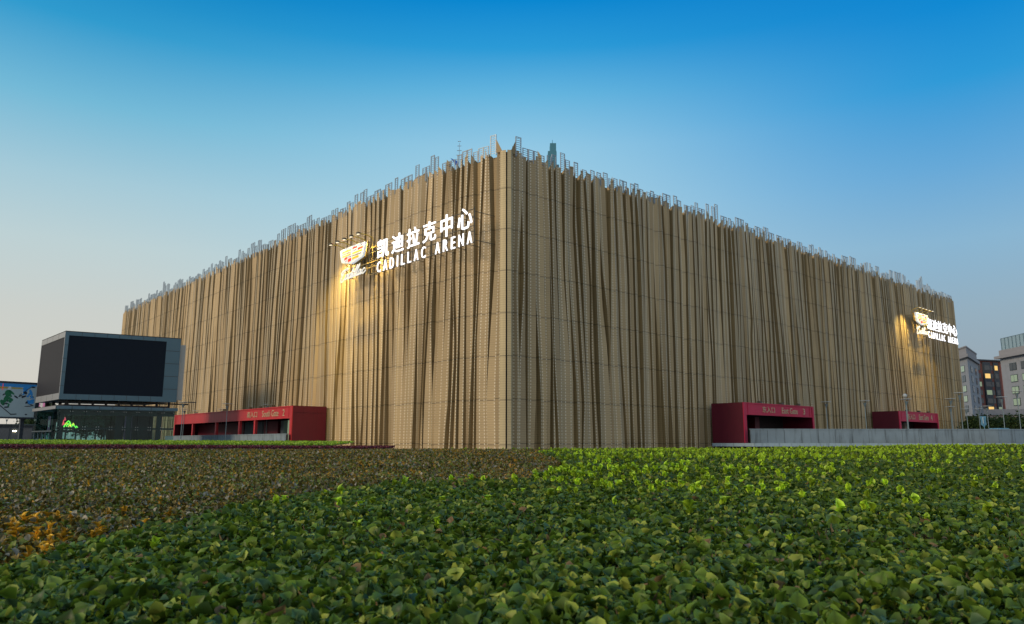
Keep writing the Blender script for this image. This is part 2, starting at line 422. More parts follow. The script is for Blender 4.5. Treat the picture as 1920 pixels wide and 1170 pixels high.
# smooth corner post with its dark slit
m = MB()
def cp(path, nrm, ts, ds, mi):
    for i in range(len(ts)-1):
        a = path(ts[i])+nrm*ds[i]; b = path(ts[i+1])+nrm*ds[i+1]
        m.add([(a[0], a[1], 0), (b[0], b[1], 0), (b[0], b[1], TOP), (a[0], a[1], TOP)], [(0, 1, 2, 3)], mi)
cp(pathL, NL_, [.62, .5, .3, .04], [0, .03, .02, -.02], 0)
L0 = pathL(.04)-NL_*.02; Lb_ = L0+np.array((0, .5)); S0 = pathL(0)+np.array((.11, .0)); Sb = S0+np.array((0, .5)); Rm = S0+np.array((.36, .03)); R1 = pathR(.62)
for p, q, mi in ((L0, Lb_, 1), (Lb_, Sb, 1), (Sb, S0, 1), (S0, Rm, 0), (Rm, R1, 0)):
    m.add([(p[0], p[1], 0), (q[0], q[1], 0), (q[0], q[1], TOP), (p[0], p[1], TOP)], [(0, 1, 2, 3)], mi)
co = m.build('corner_post', ['gold_smooth', 'joint_dark'], arena)
uvl = co.data.uv_layers.new(name='UVMap')
for l in co.data.loops: uvl.data[l.index].uv = (.5, co.data.vertices[l.vertex_index].co.z)
at = co.data.attributes.new('tone', 'FLOAT', 'POINT'); at.data.foreach_set('value', [.9]*len(co.data.vertices))
# pointed tips either side of the corner
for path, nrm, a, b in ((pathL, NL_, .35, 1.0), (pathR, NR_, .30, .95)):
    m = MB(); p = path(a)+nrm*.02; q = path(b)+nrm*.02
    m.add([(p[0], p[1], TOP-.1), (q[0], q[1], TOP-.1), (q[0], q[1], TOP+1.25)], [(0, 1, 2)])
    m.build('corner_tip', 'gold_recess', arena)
    screens.append((path, nrm, b+.02, b+.68, .0, TOP-.3, TOP+1.75, 0)); screens.append((path, nrm, b+.85, b+1.5, .0, TOP-.3, TOP+.8, 0))
# open ladder screens along the roof edge
def add_screen(mb, S):
    path, nrm, ta, tb, d, z0, z1, _ = S
    a = path(ta)+nrm*d; b = path(tb)+nrm*d; fr = Fr(a, b-a); wd = math.hypot(*(b-a)); pw = .07
    mb.box(fr, 0, pw, -.04, .04, z0, z1); mb.box(fr, wd-pw, wd, -.04, .04, z0, z1)
    z = z0+.2
    while z < z1-.02:
        mb.box(fr, pw, wd-pw, -.015, .015, z, z+.045); z += .21
    mb.box(fr, pw, wd-pw, -.02, .02, z1-.05, z1)
screens.sort(key=lambda S: S[7])
for S in screens[:100]:
    mb = MB(); add_screen(mb, S); mb.build('ladder_screen', 'screen_steel', arena)
mb = MB()
for S in screens[100:]: add_screen(mb, S)
prop(mb.build('ladder_screen', 'screen_steel', arena), kind='stuff')
# small roof mast with a blue sheet, left of the corner
p = pathL(8.6)-NL_*2.5
ms = thing('roof_mast', 'thin lattice mast with a blue sheet rising behind the left roof edge near the corner', 'antenna', (p[0], p[1], TOP-.9))
mb = MB(); mb.cyl(p[0], p[1], TOP-.9, TOP+3.6, .04, .02, 6)
for k in range(5): mb.box(WF, p[0]-.35+.05*k, p[0]+.35-.05*k, p[1]-.03, p[1]+.03, TOP+1.8+.5*k, TOP+1.84+.5*k)
mb.build('mast', 'screen_steel', ms)
mb = MB(); mb.prism(WF, [(p[0]-.9, TOP+2.0), (p[0]-.05, TOP+1.6), (p[0]-.1, TOP+.9)], p[1]-.02, p[1]+.02); mb.build('sheet', 'blue_sheet', ms)

# ------------------------------------------------------------------ illuminated signs
def spline(pts, n=6):
    out = []
    P = [pts[0]]+list(pts)+[pts[-1]]
    for i in range(1, len(P)-2):
        for k in range(n):
            t = k/n; a, b, c, d = (np.array(P[i+j]) for j in (-1, 0, 1, 2))
            out.append(.5*((2*b)+(-a+c)*t+(2*a-5*b+4*c-d)*t*t+(-a+3*b-3*c+d)*t**3))
    out.append(np.array(P[-2])); return out
SCRIPT = [
 [(1.55,1.75),(1.75,2.0),(1.6,2.25),(1.2,2.1),(.8,1.5),(.45,.8),(.3,.15),(.45,-.15),(.8,-.1),(1.1,.3)],        # C
 [(.75,1.35),(.35,1.25),(.3,1.7),(.75,2.05),(1.35,2.05)],
 [(1.95,.85),(1.7,1.0),(1.4,.7),(1.3,.25),(1.45,.05),(1.75,.3),(1.98,.9),(1.85,.3),(1.95,.05),(2.2,.25)],      # a
 [(2.75,.85),(2.5,1.0),(2.2,.7),(2.1,.25),(2.3,.05),(2.6,.35),(3.15,1.9),(2.75,.4),(2.8,.05),(3.0,.2)],         # d
 [(3.2,.8),(3.05,.3),(3.1,.05),(3.3,.2),(3.55,.6)],                                                            # i
 [(3.4,.3),(3.8,1.2),(4.1,1.95),(3.95,2.0),(3.6,.9),(3.5,.2),(3.65,.05),(3.85,.3)],                            # l
 [(3.85,.3),(4.25,1.2),(4.6,1.95),(4.45,2.0),(4.1,.9),(4.0,.2),(4.15,.05),(4.35,.3)],                          # l
 [(5.05,.85),(4.8,1.0),(4.5,.7),(4.4,.25),(4.55,.05),(4.85,.3),(5.08,.9),(4.95,.3),(5.05,.05),(5.3,.3)],       # a
 [(6.0,.8),(5.8,1.0),(5.5,.75),(5.35,.3),(5.5,.05),(5.8,.1),(6.2,.45)],                                        # c
]
def sign(fr, rev, label, x_cr0, x_cr1, x_t0, x_t1, zoff, lamp_side, facade_off):
    """x: reading coordinate along the frame; rev: the frame's s runs against reading"""
    sg = -1 if rev else 1
    X = lambda x: sg*x
    o = fr.P(X((x_cr0+x_t1)/2), 0, 20.2)
    t = thing('illuminated_sign', label, 'sign', o, 'illuminated signs on the arena walls')
    zb = 19.25+EYE+zoff
    # chinese characters
    pitch = (x_t1-x_t0-2.15)/5
    for i, ch in enumerate('凯迪拉克中心'):
        mb = MB(); a = x_t0+pitch*i; h0, h1 = zb, zb+2.0
        if ch == '中': put_glyph(mb, ch, fr, a+.15, a+2.0, h0-.12, h1+.05, 0, .10, rev, .003)
        else: put_glyph(mb, ch, fr, a, a+2.15, h0, h1, 0, .10, rev, .003)
        mb.build('letter', 'letter_white', t)
    txt = 'CADILLAC ARENA'; wd = {'I': .45, ' ': .75, 'L': .85, 'E': .85}
    W = [wd.get(c, 1.0) for c in txt]; W = [q*.62 for q in W]; tot = sum(W)+.5*(len(W)-1); u = (x_t1-x_t0)/tot; x = x_t0
    for c, wv in zip(txt, W):
        if c != ' ':
            mb = MB(); ww = wv*u*(.42 if c == 'I' else 1)
            put_glyph(mb, c, fr, x+(wv*u-ww)/2, x+(wv*u+ww)/2, zb-1.50, zb-.36, 0, .10, rev, -.008); mb.build('letter', 'letter_white', t)
        x += (wv+.5)*u
    # crest
    cx = (x_cr0+x_cr1)/2; hw = (x_cr1-x_cr0)/2; cz = zb+1.22; hh = 1.0
    def poly(s_, k=1.0): return [(X(cx+hw*a*k), cz+hh*b*k) for a, b in s_]
    shield = [(-1,.97),(-.5,1.02),(0,1.04),(.5,1.02),(1,.97),(.94,.3),(.84,-.45),(.78,-.56),(0,-1),(-.78,-.56),(-.84,-.45),(-.94,.3)]
    cr = MB(); cr.prism(fr, poly(shield), .35, .62); cro = cr.build('crest', 'crest_white', t)
    mb = MB()
    mb.prism(fr, poly(shield, 1.06), .10, .345); mb.build('crest_rim', 'rail_brass', cro)
    bars = {'bar_yellow': [(-.78,-.08,.62,.09),(-.74,-.08,.12,.09),(.05,.80,.14,.1),(.05,.55,-.42,.14)],
            'bar_dark': [(-.76,-.08,.36,.05),(.05,.74,-.14,.05)],
            'bar_red': [(.05,.40,.72,.1),(.48,.86,.46,.13),(-.58,-.34,-.18,.16),(-.28,-.04,-.50,.22)],
            'bar_violet': [(.48,.86,.76,.04),(.05,.38,.44,.05),(-.28,-.04,-.12,.05),(-.52,-.34,-.5,.06)]}
    for k, lst in bars.items():
        for a, b, y, th in lst:
            mb = MB(); mb.prism(fr, [(X(cx+hw*a), cz+hh*(y-th)), (X(cx+hw*b), cz+hh*(y-th*.6)), (X(cx+hw*b), cz+hh*(y+th)), (X(cx+hw*(a)), cz+hh*(y+th*.6))], .62, .65)
            mb.build('colour_bar', k, cro)
    # script lettering
    mb = MB(); sc_x = (x_cr1-x_cr0)*1.02/6.2; sc_z = .58; z00 = zb-1.40
    for st in SCRIPT:
        pts = spline(st); mb.tube([fr.P(X(x_cr0-.1+q[0]*sc_x+.12*q[1]), .45, z00+q[1]*sc_z+ .03*q[0]) for q in pts], .06, 6)
    for dx in (3.42,): mb.tube([fr.P(X(x_cr0-.1+dx*sc_x), .45, z00+1.2*sc_z), fr.P(X(x_cr0-.1+(dx+.12)*sc_x), .45, z00+1.38*sc_z)], .09, 6)
    mb.build('script_lettering', 'script_white', t)
    # carrying frame: rails and uprights behind the characters
    mb = MB(); fo = facade_off
    for z in (zb-1.45, zb-.42, zb+.12, zb+1.0, zb+1.7):
        mb.box(fr, min(X(x_t0-1.9), X(x_t1)), max(X(x_t0-1.9), X(x_t1)), -.16, -.10, z, z+.06)
    n = 11
    for i in range(n+1):
        x = x_t0-1.9+(x_t1-x_t0+1.9)*i/n
        mb.box(fr, X(x)-.03, X(x)+.03, -.24, -.17, zb-1.5, zb+1.95)
        for z in (zb-1.2, zb+1.5): mb.box(fr, X(x)-.025, X(x)+.025, -fo(x), -.24, z, z+.05)
    mb.build('frame', 'rail_dark', t)
    mb = MB()
    for z in (zb+1.5, zb-.1, zb-.65): mb.box(fr, min(X(x_cr0+.1), X(x_t0)), max(X(x_cr0+.1), X(x_t0)), -.1, -.04, z, z+.08)
    for i in range(6):
        x = x_cr0+.4+(x_cr1-x_cr0)*i/5; mb.box(fr, X(x)-.035, X(x)+.035, -.2, -.11, zb-1.2, zb+2.35)
    for x in (x_cr0+.5, x_cr1-.2):
        for z in (zb-.9, zb+1.9): mb.box(fr, X(x)-.03, X(x)+.03, -fo(x), -.2, z, z+.06)
    mb.build('crest_frame', 'rail_brass', t)
    # flood lamps on arms above the crest
    for i in range(5):
        x = x_cr0-.6+(x_cr1-x_cr0+.6)*i/4
        la = MB(); zt = zb+2.75
        la.tube([fr.P(X(x+.6), -.12, zt-.45), fr.P(X(x+.55), .1, zt-.1), fr.P(X(x+.35), .8, zt+.12), fr.P(X(x+.05), 1.5, zt+.18)], .06, 6)
        lo = la.build('lamp_arm', 'arm_lamplit', t)
        hd = MB(); hd.box(fr, X(x+.05)-.22, X(x+.05)+.22, 1.36, 1.65, zt+.10, zt+.28); hd.build('lamp_head', 'rail_dark', lo)
        gl = MB(); gl.box(fr, X(x+.05)-.17, X(x+.05)+.17, 1.40, 1.61, zt+.06, zt+.096); gl.build('lamp_glass', 'head_glow', lo)
        ld = bpy.data.lights.new('spot_lamp', 'SPOT'); lob = bpy.data.objects.new('spot_lamp', ld); COL.objects.link(lob)
        ld.energy = 3000 if i in (0, 1, 4) else 1700; ld.color = (1, .73, .20); ld.spot_size = math.radians(96); ld.spot_blend = .8; ld.shadow_soft_size = .12
        pl = Vector(fr.P(X(x+.05), 1.5, zt-.02)); tg = Vector(fr.P(X(x-1.6+i*.5), -1.4, zt-6.5))
        lob.rotation_euler = (tg-pl).to_track_quat('-Z', 'Y').to_euler(); lob.parent = lo; lob.location = pl - Vector(t.location)
    return t
SOFF = 1.2
frL = Fr(np.array((-10.7, 75.1))+NL_*SOFF, UL, NL_)
frR = Fr(np.array((9.5, 74.8))+NR_*SOFF, UR, NR_)
sign(frL, True, 'large glowing white sign with coloured crest on the left golden wall beside the corner', -11.3, -5.8, -4.05, 12.1, 0, 1,
     lambda x: SOFF+.2+1.7*math.exp(-max(0, 13.4-x)/4.5))
sign(frR, False, 'farther glowing white sign with coloured crest at the right end of the arena', 77.2, 82.3, 83.6, 97.9, .35, -1, lambda x: SOFF+.2)

# ------------------------------------------------------------------ gates
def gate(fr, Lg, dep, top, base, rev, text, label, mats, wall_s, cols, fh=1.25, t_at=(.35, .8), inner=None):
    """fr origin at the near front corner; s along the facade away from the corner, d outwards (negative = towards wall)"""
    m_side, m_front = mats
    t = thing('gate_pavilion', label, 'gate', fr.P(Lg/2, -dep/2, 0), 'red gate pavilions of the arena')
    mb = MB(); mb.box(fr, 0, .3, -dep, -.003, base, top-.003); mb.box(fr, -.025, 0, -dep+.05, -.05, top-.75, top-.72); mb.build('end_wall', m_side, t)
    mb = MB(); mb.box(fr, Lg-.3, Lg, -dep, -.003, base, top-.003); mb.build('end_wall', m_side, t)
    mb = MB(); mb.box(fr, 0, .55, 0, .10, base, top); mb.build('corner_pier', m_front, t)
    mb = MB(); mb.box(fr, Lg-.4, Lg, 0, .10, base, top); mb.build('corner_pier', m_front, t)
    fa = MB(); fa.box(fr, .55, Lg-.4, -.12, .03, top-fh, top-.12); fa.box(fr, .55, Lg-.4, -.14, .12, top-.12, top+.0); fa.box(fr, .55, Lg-.4, -.14, .09, top-fh-.1, top-fh)
    fa.box(fr, .95, 1.0, .03, .07, top-fh, top-.12); fa.box(fr, Lg-1.0, Lg-.9, .03, .07, top-fh, top-.12)
    fo = fa.build('fascia', m_front, t)
    segs, tw = text
    for s_, x0, x1 in segs:
        mb = MB()
        if rev: text_line(mb, s_, fr, x0, x1, top-fh+.22, top-.34, .035, .09, True)
        else: text_line(mb, s_, fr, x0, x1, top-fh+.22, top-.34, .035, .09, False)
        mb.build('lettering', 'gold_letter', fo)
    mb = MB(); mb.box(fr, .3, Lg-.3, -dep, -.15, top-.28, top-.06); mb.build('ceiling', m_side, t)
    mb = MB(); mb.box(fr, .3, Lg-.3, -dep-.05, -dep+.05, base, top-.28); mb.build('back_wall', 'dark_interior', t)
    for c in cols:
        mb = MB(); mb.box(fr, c, c+.4, -.32, .0, base, top-fh-.1); mb.build('column', m_front, t)
    for c in (inner or []):
        mb = MB(); mb.box(fr, c[0], c[1], -dep+.1, -dep+.9 if len(c) < 4 else c[3], base, top-fh-.1)
        if c[2] == 'concrete':
            q = c[0]
            while q < c[1]: mb.box(fr, q, q+.12, -dep+.9, -dep+.98, base, top-fh-.1); q += .35
        mb.build('partition', c[2], t)
    for q in (.25, .55, .8):
        mb = MB(); s0 = Lg*q if Lg < 25 else 3+Lg*.3*q; mb.box(fr, s0-.3, s0+.3, -.5, -.1, top, top+.08); mb.box(fr, s0-.22, s0+.22, -.45, -.05, top+.08, top+.26); mb.build('floodlight', 'rail_dark', t)
    return t
# left (south) gate
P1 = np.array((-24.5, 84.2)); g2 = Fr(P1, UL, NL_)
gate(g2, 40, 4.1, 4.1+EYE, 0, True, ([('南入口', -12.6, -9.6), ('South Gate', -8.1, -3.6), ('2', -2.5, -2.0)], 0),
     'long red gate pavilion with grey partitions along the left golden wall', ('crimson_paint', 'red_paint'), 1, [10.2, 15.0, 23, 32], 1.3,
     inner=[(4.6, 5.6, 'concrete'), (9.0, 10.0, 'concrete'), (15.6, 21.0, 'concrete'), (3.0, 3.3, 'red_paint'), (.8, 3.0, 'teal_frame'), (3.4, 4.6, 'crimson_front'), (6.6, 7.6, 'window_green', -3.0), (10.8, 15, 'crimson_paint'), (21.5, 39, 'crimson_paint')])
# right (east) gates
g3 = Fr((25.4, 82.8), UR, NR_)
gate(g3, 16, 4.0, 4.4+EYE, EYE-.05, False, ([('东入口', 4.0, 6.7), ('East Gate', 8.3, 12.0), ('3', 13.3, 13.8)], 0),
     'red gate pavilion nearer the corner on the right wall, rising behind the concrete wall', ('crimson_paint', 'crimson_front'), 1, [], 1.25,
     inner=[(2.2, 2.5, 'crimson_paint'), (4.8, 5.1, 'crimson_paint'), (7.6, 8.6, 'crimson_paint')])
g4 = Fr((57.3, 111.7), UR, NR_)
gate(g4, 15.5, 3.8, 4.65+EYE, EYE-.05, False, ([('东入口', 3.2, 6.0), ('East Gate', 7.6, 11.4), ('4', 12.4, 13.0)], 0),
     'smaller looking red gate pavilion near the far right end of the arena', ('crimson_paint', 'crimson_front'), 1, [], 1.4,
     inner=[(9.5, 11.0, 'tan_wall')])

# ------------------------------------------------------------------ concrete walls, platform
def wall_run(pts, z0, z1, th, label, joints, name='parapet_wall', mt='concrete', cap=True):
    t = thing(name, label, 'wall', (pts[0][0], pts[0][1], 0))
    mb = MB(); jb = MB(); cb = MB()
    for (a, b) in zip(pts[:-1], pts[1:]):
        a = np.array(a[:2]); b = np.array(b[:2]); Ln = math.hypot(*(b-a)); fr = Fr(a, b-a)
        s = 0; 
        while s < Ln-.01:
            e = min(Ln, s+joints); mb.box(fr, s+.02, e-.02, -th, 0, z0, z1-.12); s = e
        jb.box(fr, 0, Ln, -th+.03, -.03, z0, z1-.13)
        if cap: cb.box(fr, 0, Ln, -th-.03, .035, z1-.12, z1)
    mb.build('wall_panel', mt, t); jb.build('joint_backing', 'joint_dark', t)
    if cap: cb.build('coping', mt, t)
    return t
wall_run([(25.9, 82.2), (54, 84.0), (62, 86), (90, 99)], .5, 1.5+EYE, .3, 'long streaked grey concrete wall in front of the two right gates', 1.9)
plat = MB(); plat.slab([(22.3, 83.6), (25.6, 80.2), (53, 80.4), (92, 95), (92, 112), (60, 112)], .0, EYE-.06)
st = thing('stone_ledge', 'pale bluish stone ledge under the concrete wall on the right', 'ledge', (40, 80, 0))
mb = MB(); pts = [(21.9, 83.0), (25.4, 79.4), (53, 79.6), (90, 94)]
for a, b in zip(pts[:-1], pts[1:]):
    a = np.array(a); b = np.array(b); Ln = math.hypot(*(b-a)); fr = Fr(a, b-a); s = 0
    while s < Ln: mb.box(fr, s+.012, min(Ln, s+1.3)-.012, -3.2, 0, EYE-.40, EYE-.05); s += 1.3
mb.build('slab', 'concrete_light', st)
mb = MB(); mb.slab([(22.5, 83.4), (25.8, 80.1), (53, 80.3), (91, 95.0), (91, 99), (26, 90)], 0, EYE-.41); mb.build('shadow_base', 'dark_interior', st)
mb = MB(); mb.slab([(25.8, 82.8), (54, 84.5), (92, 101), (150, 160), (90, 150), (34, 99)], .02, EYE-.07)
prop(mb.build('terrace', 'pavement'), kind='structure')
q1 = np.array((-24.9, 83.6))
wall_run([tuple(q1+UL*.2), tuple(q1+UL*42)][::-1] if False else [tuple(q1+UL*42), tuple(q1+UL*.2)], 0, 1.0+EYE, .3, 'plain grey concrete wall below the long left gate', 3.2)

# ------------------------------------------------------------------ street lamps
def make_lamp(h, label):
    t = thing('street_lamp', label, 'street lamp', (0, 0, 0), 'slender plaza lamps with flat disc tops')
    mb = MB(); mb.cyl(0, 0, 0, h-.75, .055, .045, 10); mb.cyl(0, 0, 0, .4, .13, .12, 10); mb.build('pole', 'lamp_steel', t, smooth=False)
    mb = MB(); mb.cyl(0, 0, h-.76, h-.30, .06, .20, 12); mb.build('lamp_cone', 'lamp_steel', t)
    for k in range(4):
        mb = MB(); a = k*math.pi/2; mb.tube([(.17*math.cos(a), .17*math.sin(a), h-.32), (.34*math.cos(a), .34*math.sin(a), h-.05)], .014, 4); mb.build('bracket', 'lamp_steel', t)
    mb = MB(); mb.cyl(0, 0, h-.06, h-.03, .62, .60, 20); mb.cyl(0, 0, h-.029, h, .3, .05, 20); mb.build('disc', 'lamp_disc', t)
    return t
lamp0 = None
LAMPS = [ # px, disc top y, horizon y, label
 (8, 777, 822, 'slender lamp at the far left edge, left of the four others under the hockey billboard'),
 (26.5, 773, 822, 'slender lamp second from the left edge, below the hockey billboard'),
 (38.5, 752, 822, 'taller cone headed lamp crossing the lower right of the hockey billboard'),
 (49, 779, 822, 'small distant lamp just right of the cone headed lamp by the billboard'),
 (63, 768, 822, 'slender lamp before the dark trees between billboard and glass pavilion'),
 (338, 752, 827, 'taller lamp of the close pair right beside the big dark screen'),
 (341.5, 765, 827, 'shorter lamp of the close pair right beside the big dark screen'),
 (364.6, 768, 827, 'lamp standing alone before the left part of the long red gate'),
 (412.6, 765, 827, 'left lamp of the pair before the grey partition of the long red gate'),
 (422, 755, 827, 'taller right lamp of the pair before the grey partition of the long red gate'),
 (498, 757, 828, 'lamp covering the gold lettering of the long red gate'),
 (1554, 751, 826, 'lamp just right of the nearer right gate above the concrete wall'),
 (1627, 748, 825, 'lamp just left of the far small red gate'),
 (1706, 745, 825, 'lamp standing in front of the far small red gate'),
 (1790, 743, 824, 'lamp with a wide disc before the last golden folds at the right end'),
 (1788, 758, 824, 'short lamp tight beside the wide disc lamp at the right end of the arena'),
 (1808, 732, 824, 'tall lamp exactly at the right end edge of the arena'),
 (1818, 762, 824, 'short pale pole lamp right of the arena end before the stone block'),
 (1841, 762, 824, 'faint distant lamp left of the blue road sign'),
 (1857, 757, 824, 'distant lamp between the stone block and the brick block'),
 (1887, 740, 824, 'lamp with a glowing bulb in front of the low beige wall at right'),
 (1917, 729, 824, 'lamp cut by the right edge of the picture'),
]
for i, (px, y, hz, lb) in enumerate(LAMPS):
    o = make_lamp(6.0, lb) if lamp0 is None else copy_tree(lamp0)
    if lamp0 is None: lamp0 = o
    D = 4.9*FPX/(hz-y)
    sc = 1.0
    if D > 175: D = 175
    if px > 1770: D = 104 if px < 1900 else 112
    sc = ((hz-y)*D/FPX+1.1)/6.0
    o.scale = (sc**.5, sc**.5, sc)
    o.location = (*at_y(px, D), 0.0); o['label'] = lb
    if px > 1500:  o.location.z = .05
for px, Y in ((1706, 97), (1887, 83)):
    pass
# glowing globe on its own pole beside the far gate lamp
x, y = at_y(1704.5, 99)
t = thing('globe_lamp', 'pale round globe lamp on a pole rising above the lamp before the far red gate', 'street lamp', (x, y, 0))
mb = MB(); mb.cyl(x, y, 0, 7.0, .07, .05, 8); mb.build('pole', 'lamp_steel', t)
mb = MB()
vs = []; R = .28
for i in range(7):
    for k in range(12):
        a = math.pi*i/6; b = 2*math.pi*k/12; vs.append((x+R*math.sin(a)*math.cos(b), y+R*math.sin(a)*math.sin(b), 7.2+R*math.cos(a)))
mb.add(vs, [(i*12+k, i*12+(k+1) % 12, (i+1)*12+(k+1) % 12, (i+1)*12+k) for i in range(6) for k in range(12)]); mb.build('globe', 'lamp_disc', t, smooth=True)

# ------------------------------------------------------------------ LED screen building
def pt(px, Y): return np.array(at_y(px, Y))
C0 = np.array((-51.3, 85.0)); CR = np.array((-40.9, 91.5)); CB = np.array((-59.1, 93.2))
ledb = thing('screen_building', 'two sided giant dark video screen block standing on a glass pavilion at left', 'building', (C0[0]+4, C0[1]+6, 0))
fF = Fr(C0, CR-C0); LF = math.hypot(*(CR-C0)); fB = Fr(C0, CB-C0, None); fB.n = -fB.n; LB = math.hypot(*(CB-C0))
back = CR + (CB-C0)
ZT, ZB_ = 12.6+EYE, 4.85+EYE
mb = MB(); ins = .12
def inset_poly(k):
    c = (C0+CR+CB+back)/4; return [tuple(c+(p-c)*k) for p in (C0, CR, back, CB)]
mb.slab(inset_poly(.985), ZB_+.02, ZT-.02); mb.build('casing', 'steel_blue', ledb)
def panel_frame(fr, Ln, name, mt, scr, x0, x1, zb, zt, nj):
    mb = MB(); mb.box(fr, 0, x0, -.1, .05, ZB_, ZT); mb.box(fr, x1, Ln, -.1, .05, ZB_, ZT)
    mb.box(fr, x0, x1, -.1, .05, ZB_, zb); mb.box(fr, x0, x1, -.1, .05, zt, ZT)
    o = mb.build('screen_frame', mt, ledb)
    mb = MB()
    for k in range(1, nj): s = x0+(x1-x0)*k/nj; mb.box(fr, s-.02, s+.02, .05, .056, ZB_, zb-.02); mb.box(fr, s-.02, s+.02, .05, .056, zt+.02, ZT)
    if Ln-x1 > .8:
        for k in range(1, 5): z = ZB_+(ZT-ZB_)*k/5; mb.box(fr, x1+.02, Ln-.02, .05, .056, z-.03, z+.03)
    for k in range(1, 5): z = ZB_+(ZT-ZB_)*k/5; mb.box(fr, .0, x0-.02, .05, .056, z-.02, z+.02)
    mb.build('panel_joint', 'joint_dark', o)
    mb = MB(); mb.box(fr, x0, x1, -.08, -.0, zb, zt); mb.build('video_screen', scr, ledb)
panel_frame(fF, LF, 'f', 'steel_blue', 'led_black', .35, LF-1.6, ZB_+.62, ZT-.42, 8)
panel_frame(fB, LB, 'b', 'steel_pale', 'led_grey', .15, LB-.02, ZB_+.72, ZT-.62, 4)
mb = MB(); mb.slab(inset_poly(1.005), ZT, ZT+.10); mb.build('roof_cap', 'joint_dark', ledb)
mb = MB(); mb.box(fF, LF+.15, LF+.75, -1.6, -.9, ZB_+.3, ZT-.6); mb.build('side_panel', 'lamp_disc', ledb)
# steel deck between screen and pavilion
mb = MB()
for k in range(9): s = .6+(LF-1.4)*k/8; mb.box(fF, s, s+.25, -1.2, -.9, ZB_-.75, ZB_)
for k in range(4): s = .8+(LB-2)*k/3; mb.box(fB, s, s+.25, -1.2, -.9, ZB_-.75, ZB_)
mb.box(fF, -.0, LF+1.6, -1.5, -1.1, ZB_-.25, ZB_-.1); mb.box(fF, LF-.2, LF+2.4, -.9, -.7, ZB_+.02, ZB_+.12)
mb.build('deck_truss', 'joint_dark', ledb)
mb = MB(); mb.slab(inset_poly(.9), ZB_-.72, ZB_-.5); mb.build('deck', 'dark_interior', ledb)
ZC = ZB_-.72
mb = MB(); mb.slab(inset_poly(1.03), ZC-.36, ZC); cn = mb.build('canopy', 'steel_blue', ledb)
mb = MB()
for k in range(1, 9): s = LF*k/9; mb.box(fF, s-.02, s+.02, .12, .24, ZC-.35, ZC-.01)
mb.build('panel_joint', 'joint_dark', cn)
mb = MB(); mb.box(fB, .0, LB+.1, .24, .27, ZC-.36, ZC); mb.build('canopy_edge', 'steel_pale', ledb)
# glass walls
def glasswall(fr, Ln, n, name='glass_wall', d=-.25):
    for k in range(n):
        a, b = Ln*k/n+.02, Ln*(k+1)/n-.02
        mb = MB(); mb.box(fr, a, b, d, d+.02, .0, ZC-.38); mb.build('glass_pane', 'glass', ledb)
glasswall(fF, LF, 9); glasswall(fB, LB, 5)
fK = Fr(back, CB-back); glasswall(fK, math.hypot(*(CB-back)), 5)
mb = MB()
for k in range(10):
    for dx in (-.12, .12):
        for z in (2.55, 2.85, ZC-.62):
            s = min(LF-.2, max(.2, LF*k/9+dx)); p = fF.P(s, -.2, z); mb.box(fF, s-.035, s+.035, -.22, -.12, z, z+.07)
mb.build('glass_fitting', 'lamp_disc', ledb)
mb = MB(); mb.box(fF, 0, LF, -.65, -.45, 2.62, 2.82); mb.box(fF, .0, LF, -1.2, -.6, ZC-1.0, ZC-.4); mb.build('beam', 'teal_frame', ledb)
for s in (.1, LF-5.2, LF-1.9):
    mb = MB(); mb.box(fF, s, s+.55, -1.3, -.6, 0, ZC-.4); mb.build('column', 'teal_frame', ledb)
for s in (3.0, 6.5):
    mb = MB(); mb.box(fB, s, s+.4, -1.4, -1.0, 0, ZC-.4); mb.build('column', 'teal_frame', ledb)
for s in (.9, 1.9, 3.0, 3.9, 4.8):
    mb = MB(); mb.box(fF, s, s+.16, -.7, -.5, 0, 2.6); mb.build('door_post', 'joint_dark', ledb)
mb = MB(); mb.box(fF, LF-4.5, LF-2.0, -3.5, -3.3, 0, ZC-.4); mb.build('partition', 'dark_blue_wall', ledb)
mb = MB(); mb.box(fF, LF-6.2, LF-5.3, -2.5, -2.4, 0, ZC-.6); mb.build('partition', 'teal_frame', ledb)
mb = MB(); mb.box(fF, 6.9, 7.7, -.9, -.85, 1.3, ZC-.7); mb.build('interior_panel', 'poster_violet', ledb)
mb = MB(); mb.box(fF, 5.3, 6.6, -4.4, -3.6, 0, 3.2); mb.build('counter', 'bark', ledb)
# things inside the pavilion
t = thing('neon_sign', 'small glowing green and yellow neon figure inside the glass pavilion', 'neon sign', fF.P(1.4, -.9, 2.95))
for k, (mt, lst) in enumerate((('neon_green', [(0, .1, .3, .35), (.35, .3, .7, .5), (.7, .1, 1.1, .28), (.2, .55, .6, .7), (1.15, .0, 1.35, .12)]),
                               ('neon_yellow', [(.1, .36, .34, .5), (.45, .1, .7, .28), (.8, .3, 1.0, .45)]), ('neon_red', [(-.15, .3, 0, .8), (.0, .82, .1, 1.1)]))):
    mb = MB()
    for a, b, c, d in lst:
        mb.tube([fF.P(.75+a, -.42, 2.75+b), fF.P(.75+(a+c)/2, -.42, 2.75+d+.1), fF.P(.75+c, -.42, 2.75+b+.05)], .07, 6)
    mb.build('neon_tube', mt, t)
p = fB.P(5.6, -.45, 0)
t = thing('poster', 'violet poster behind the glass on the left side of the pavilion', 'poster', p)
mb = MB(); mb.box(fB, 5.0, 6.2, -.5, -.46, 2.5, 4.2); mb.build('poster_sheet', 'poster_violet', t)
mb = MB(); mb.box(fB, 5.4, 5.8, -.455, -.45, 2.9, 3.7); mb.build('poster_figure', 'banner_white', t)
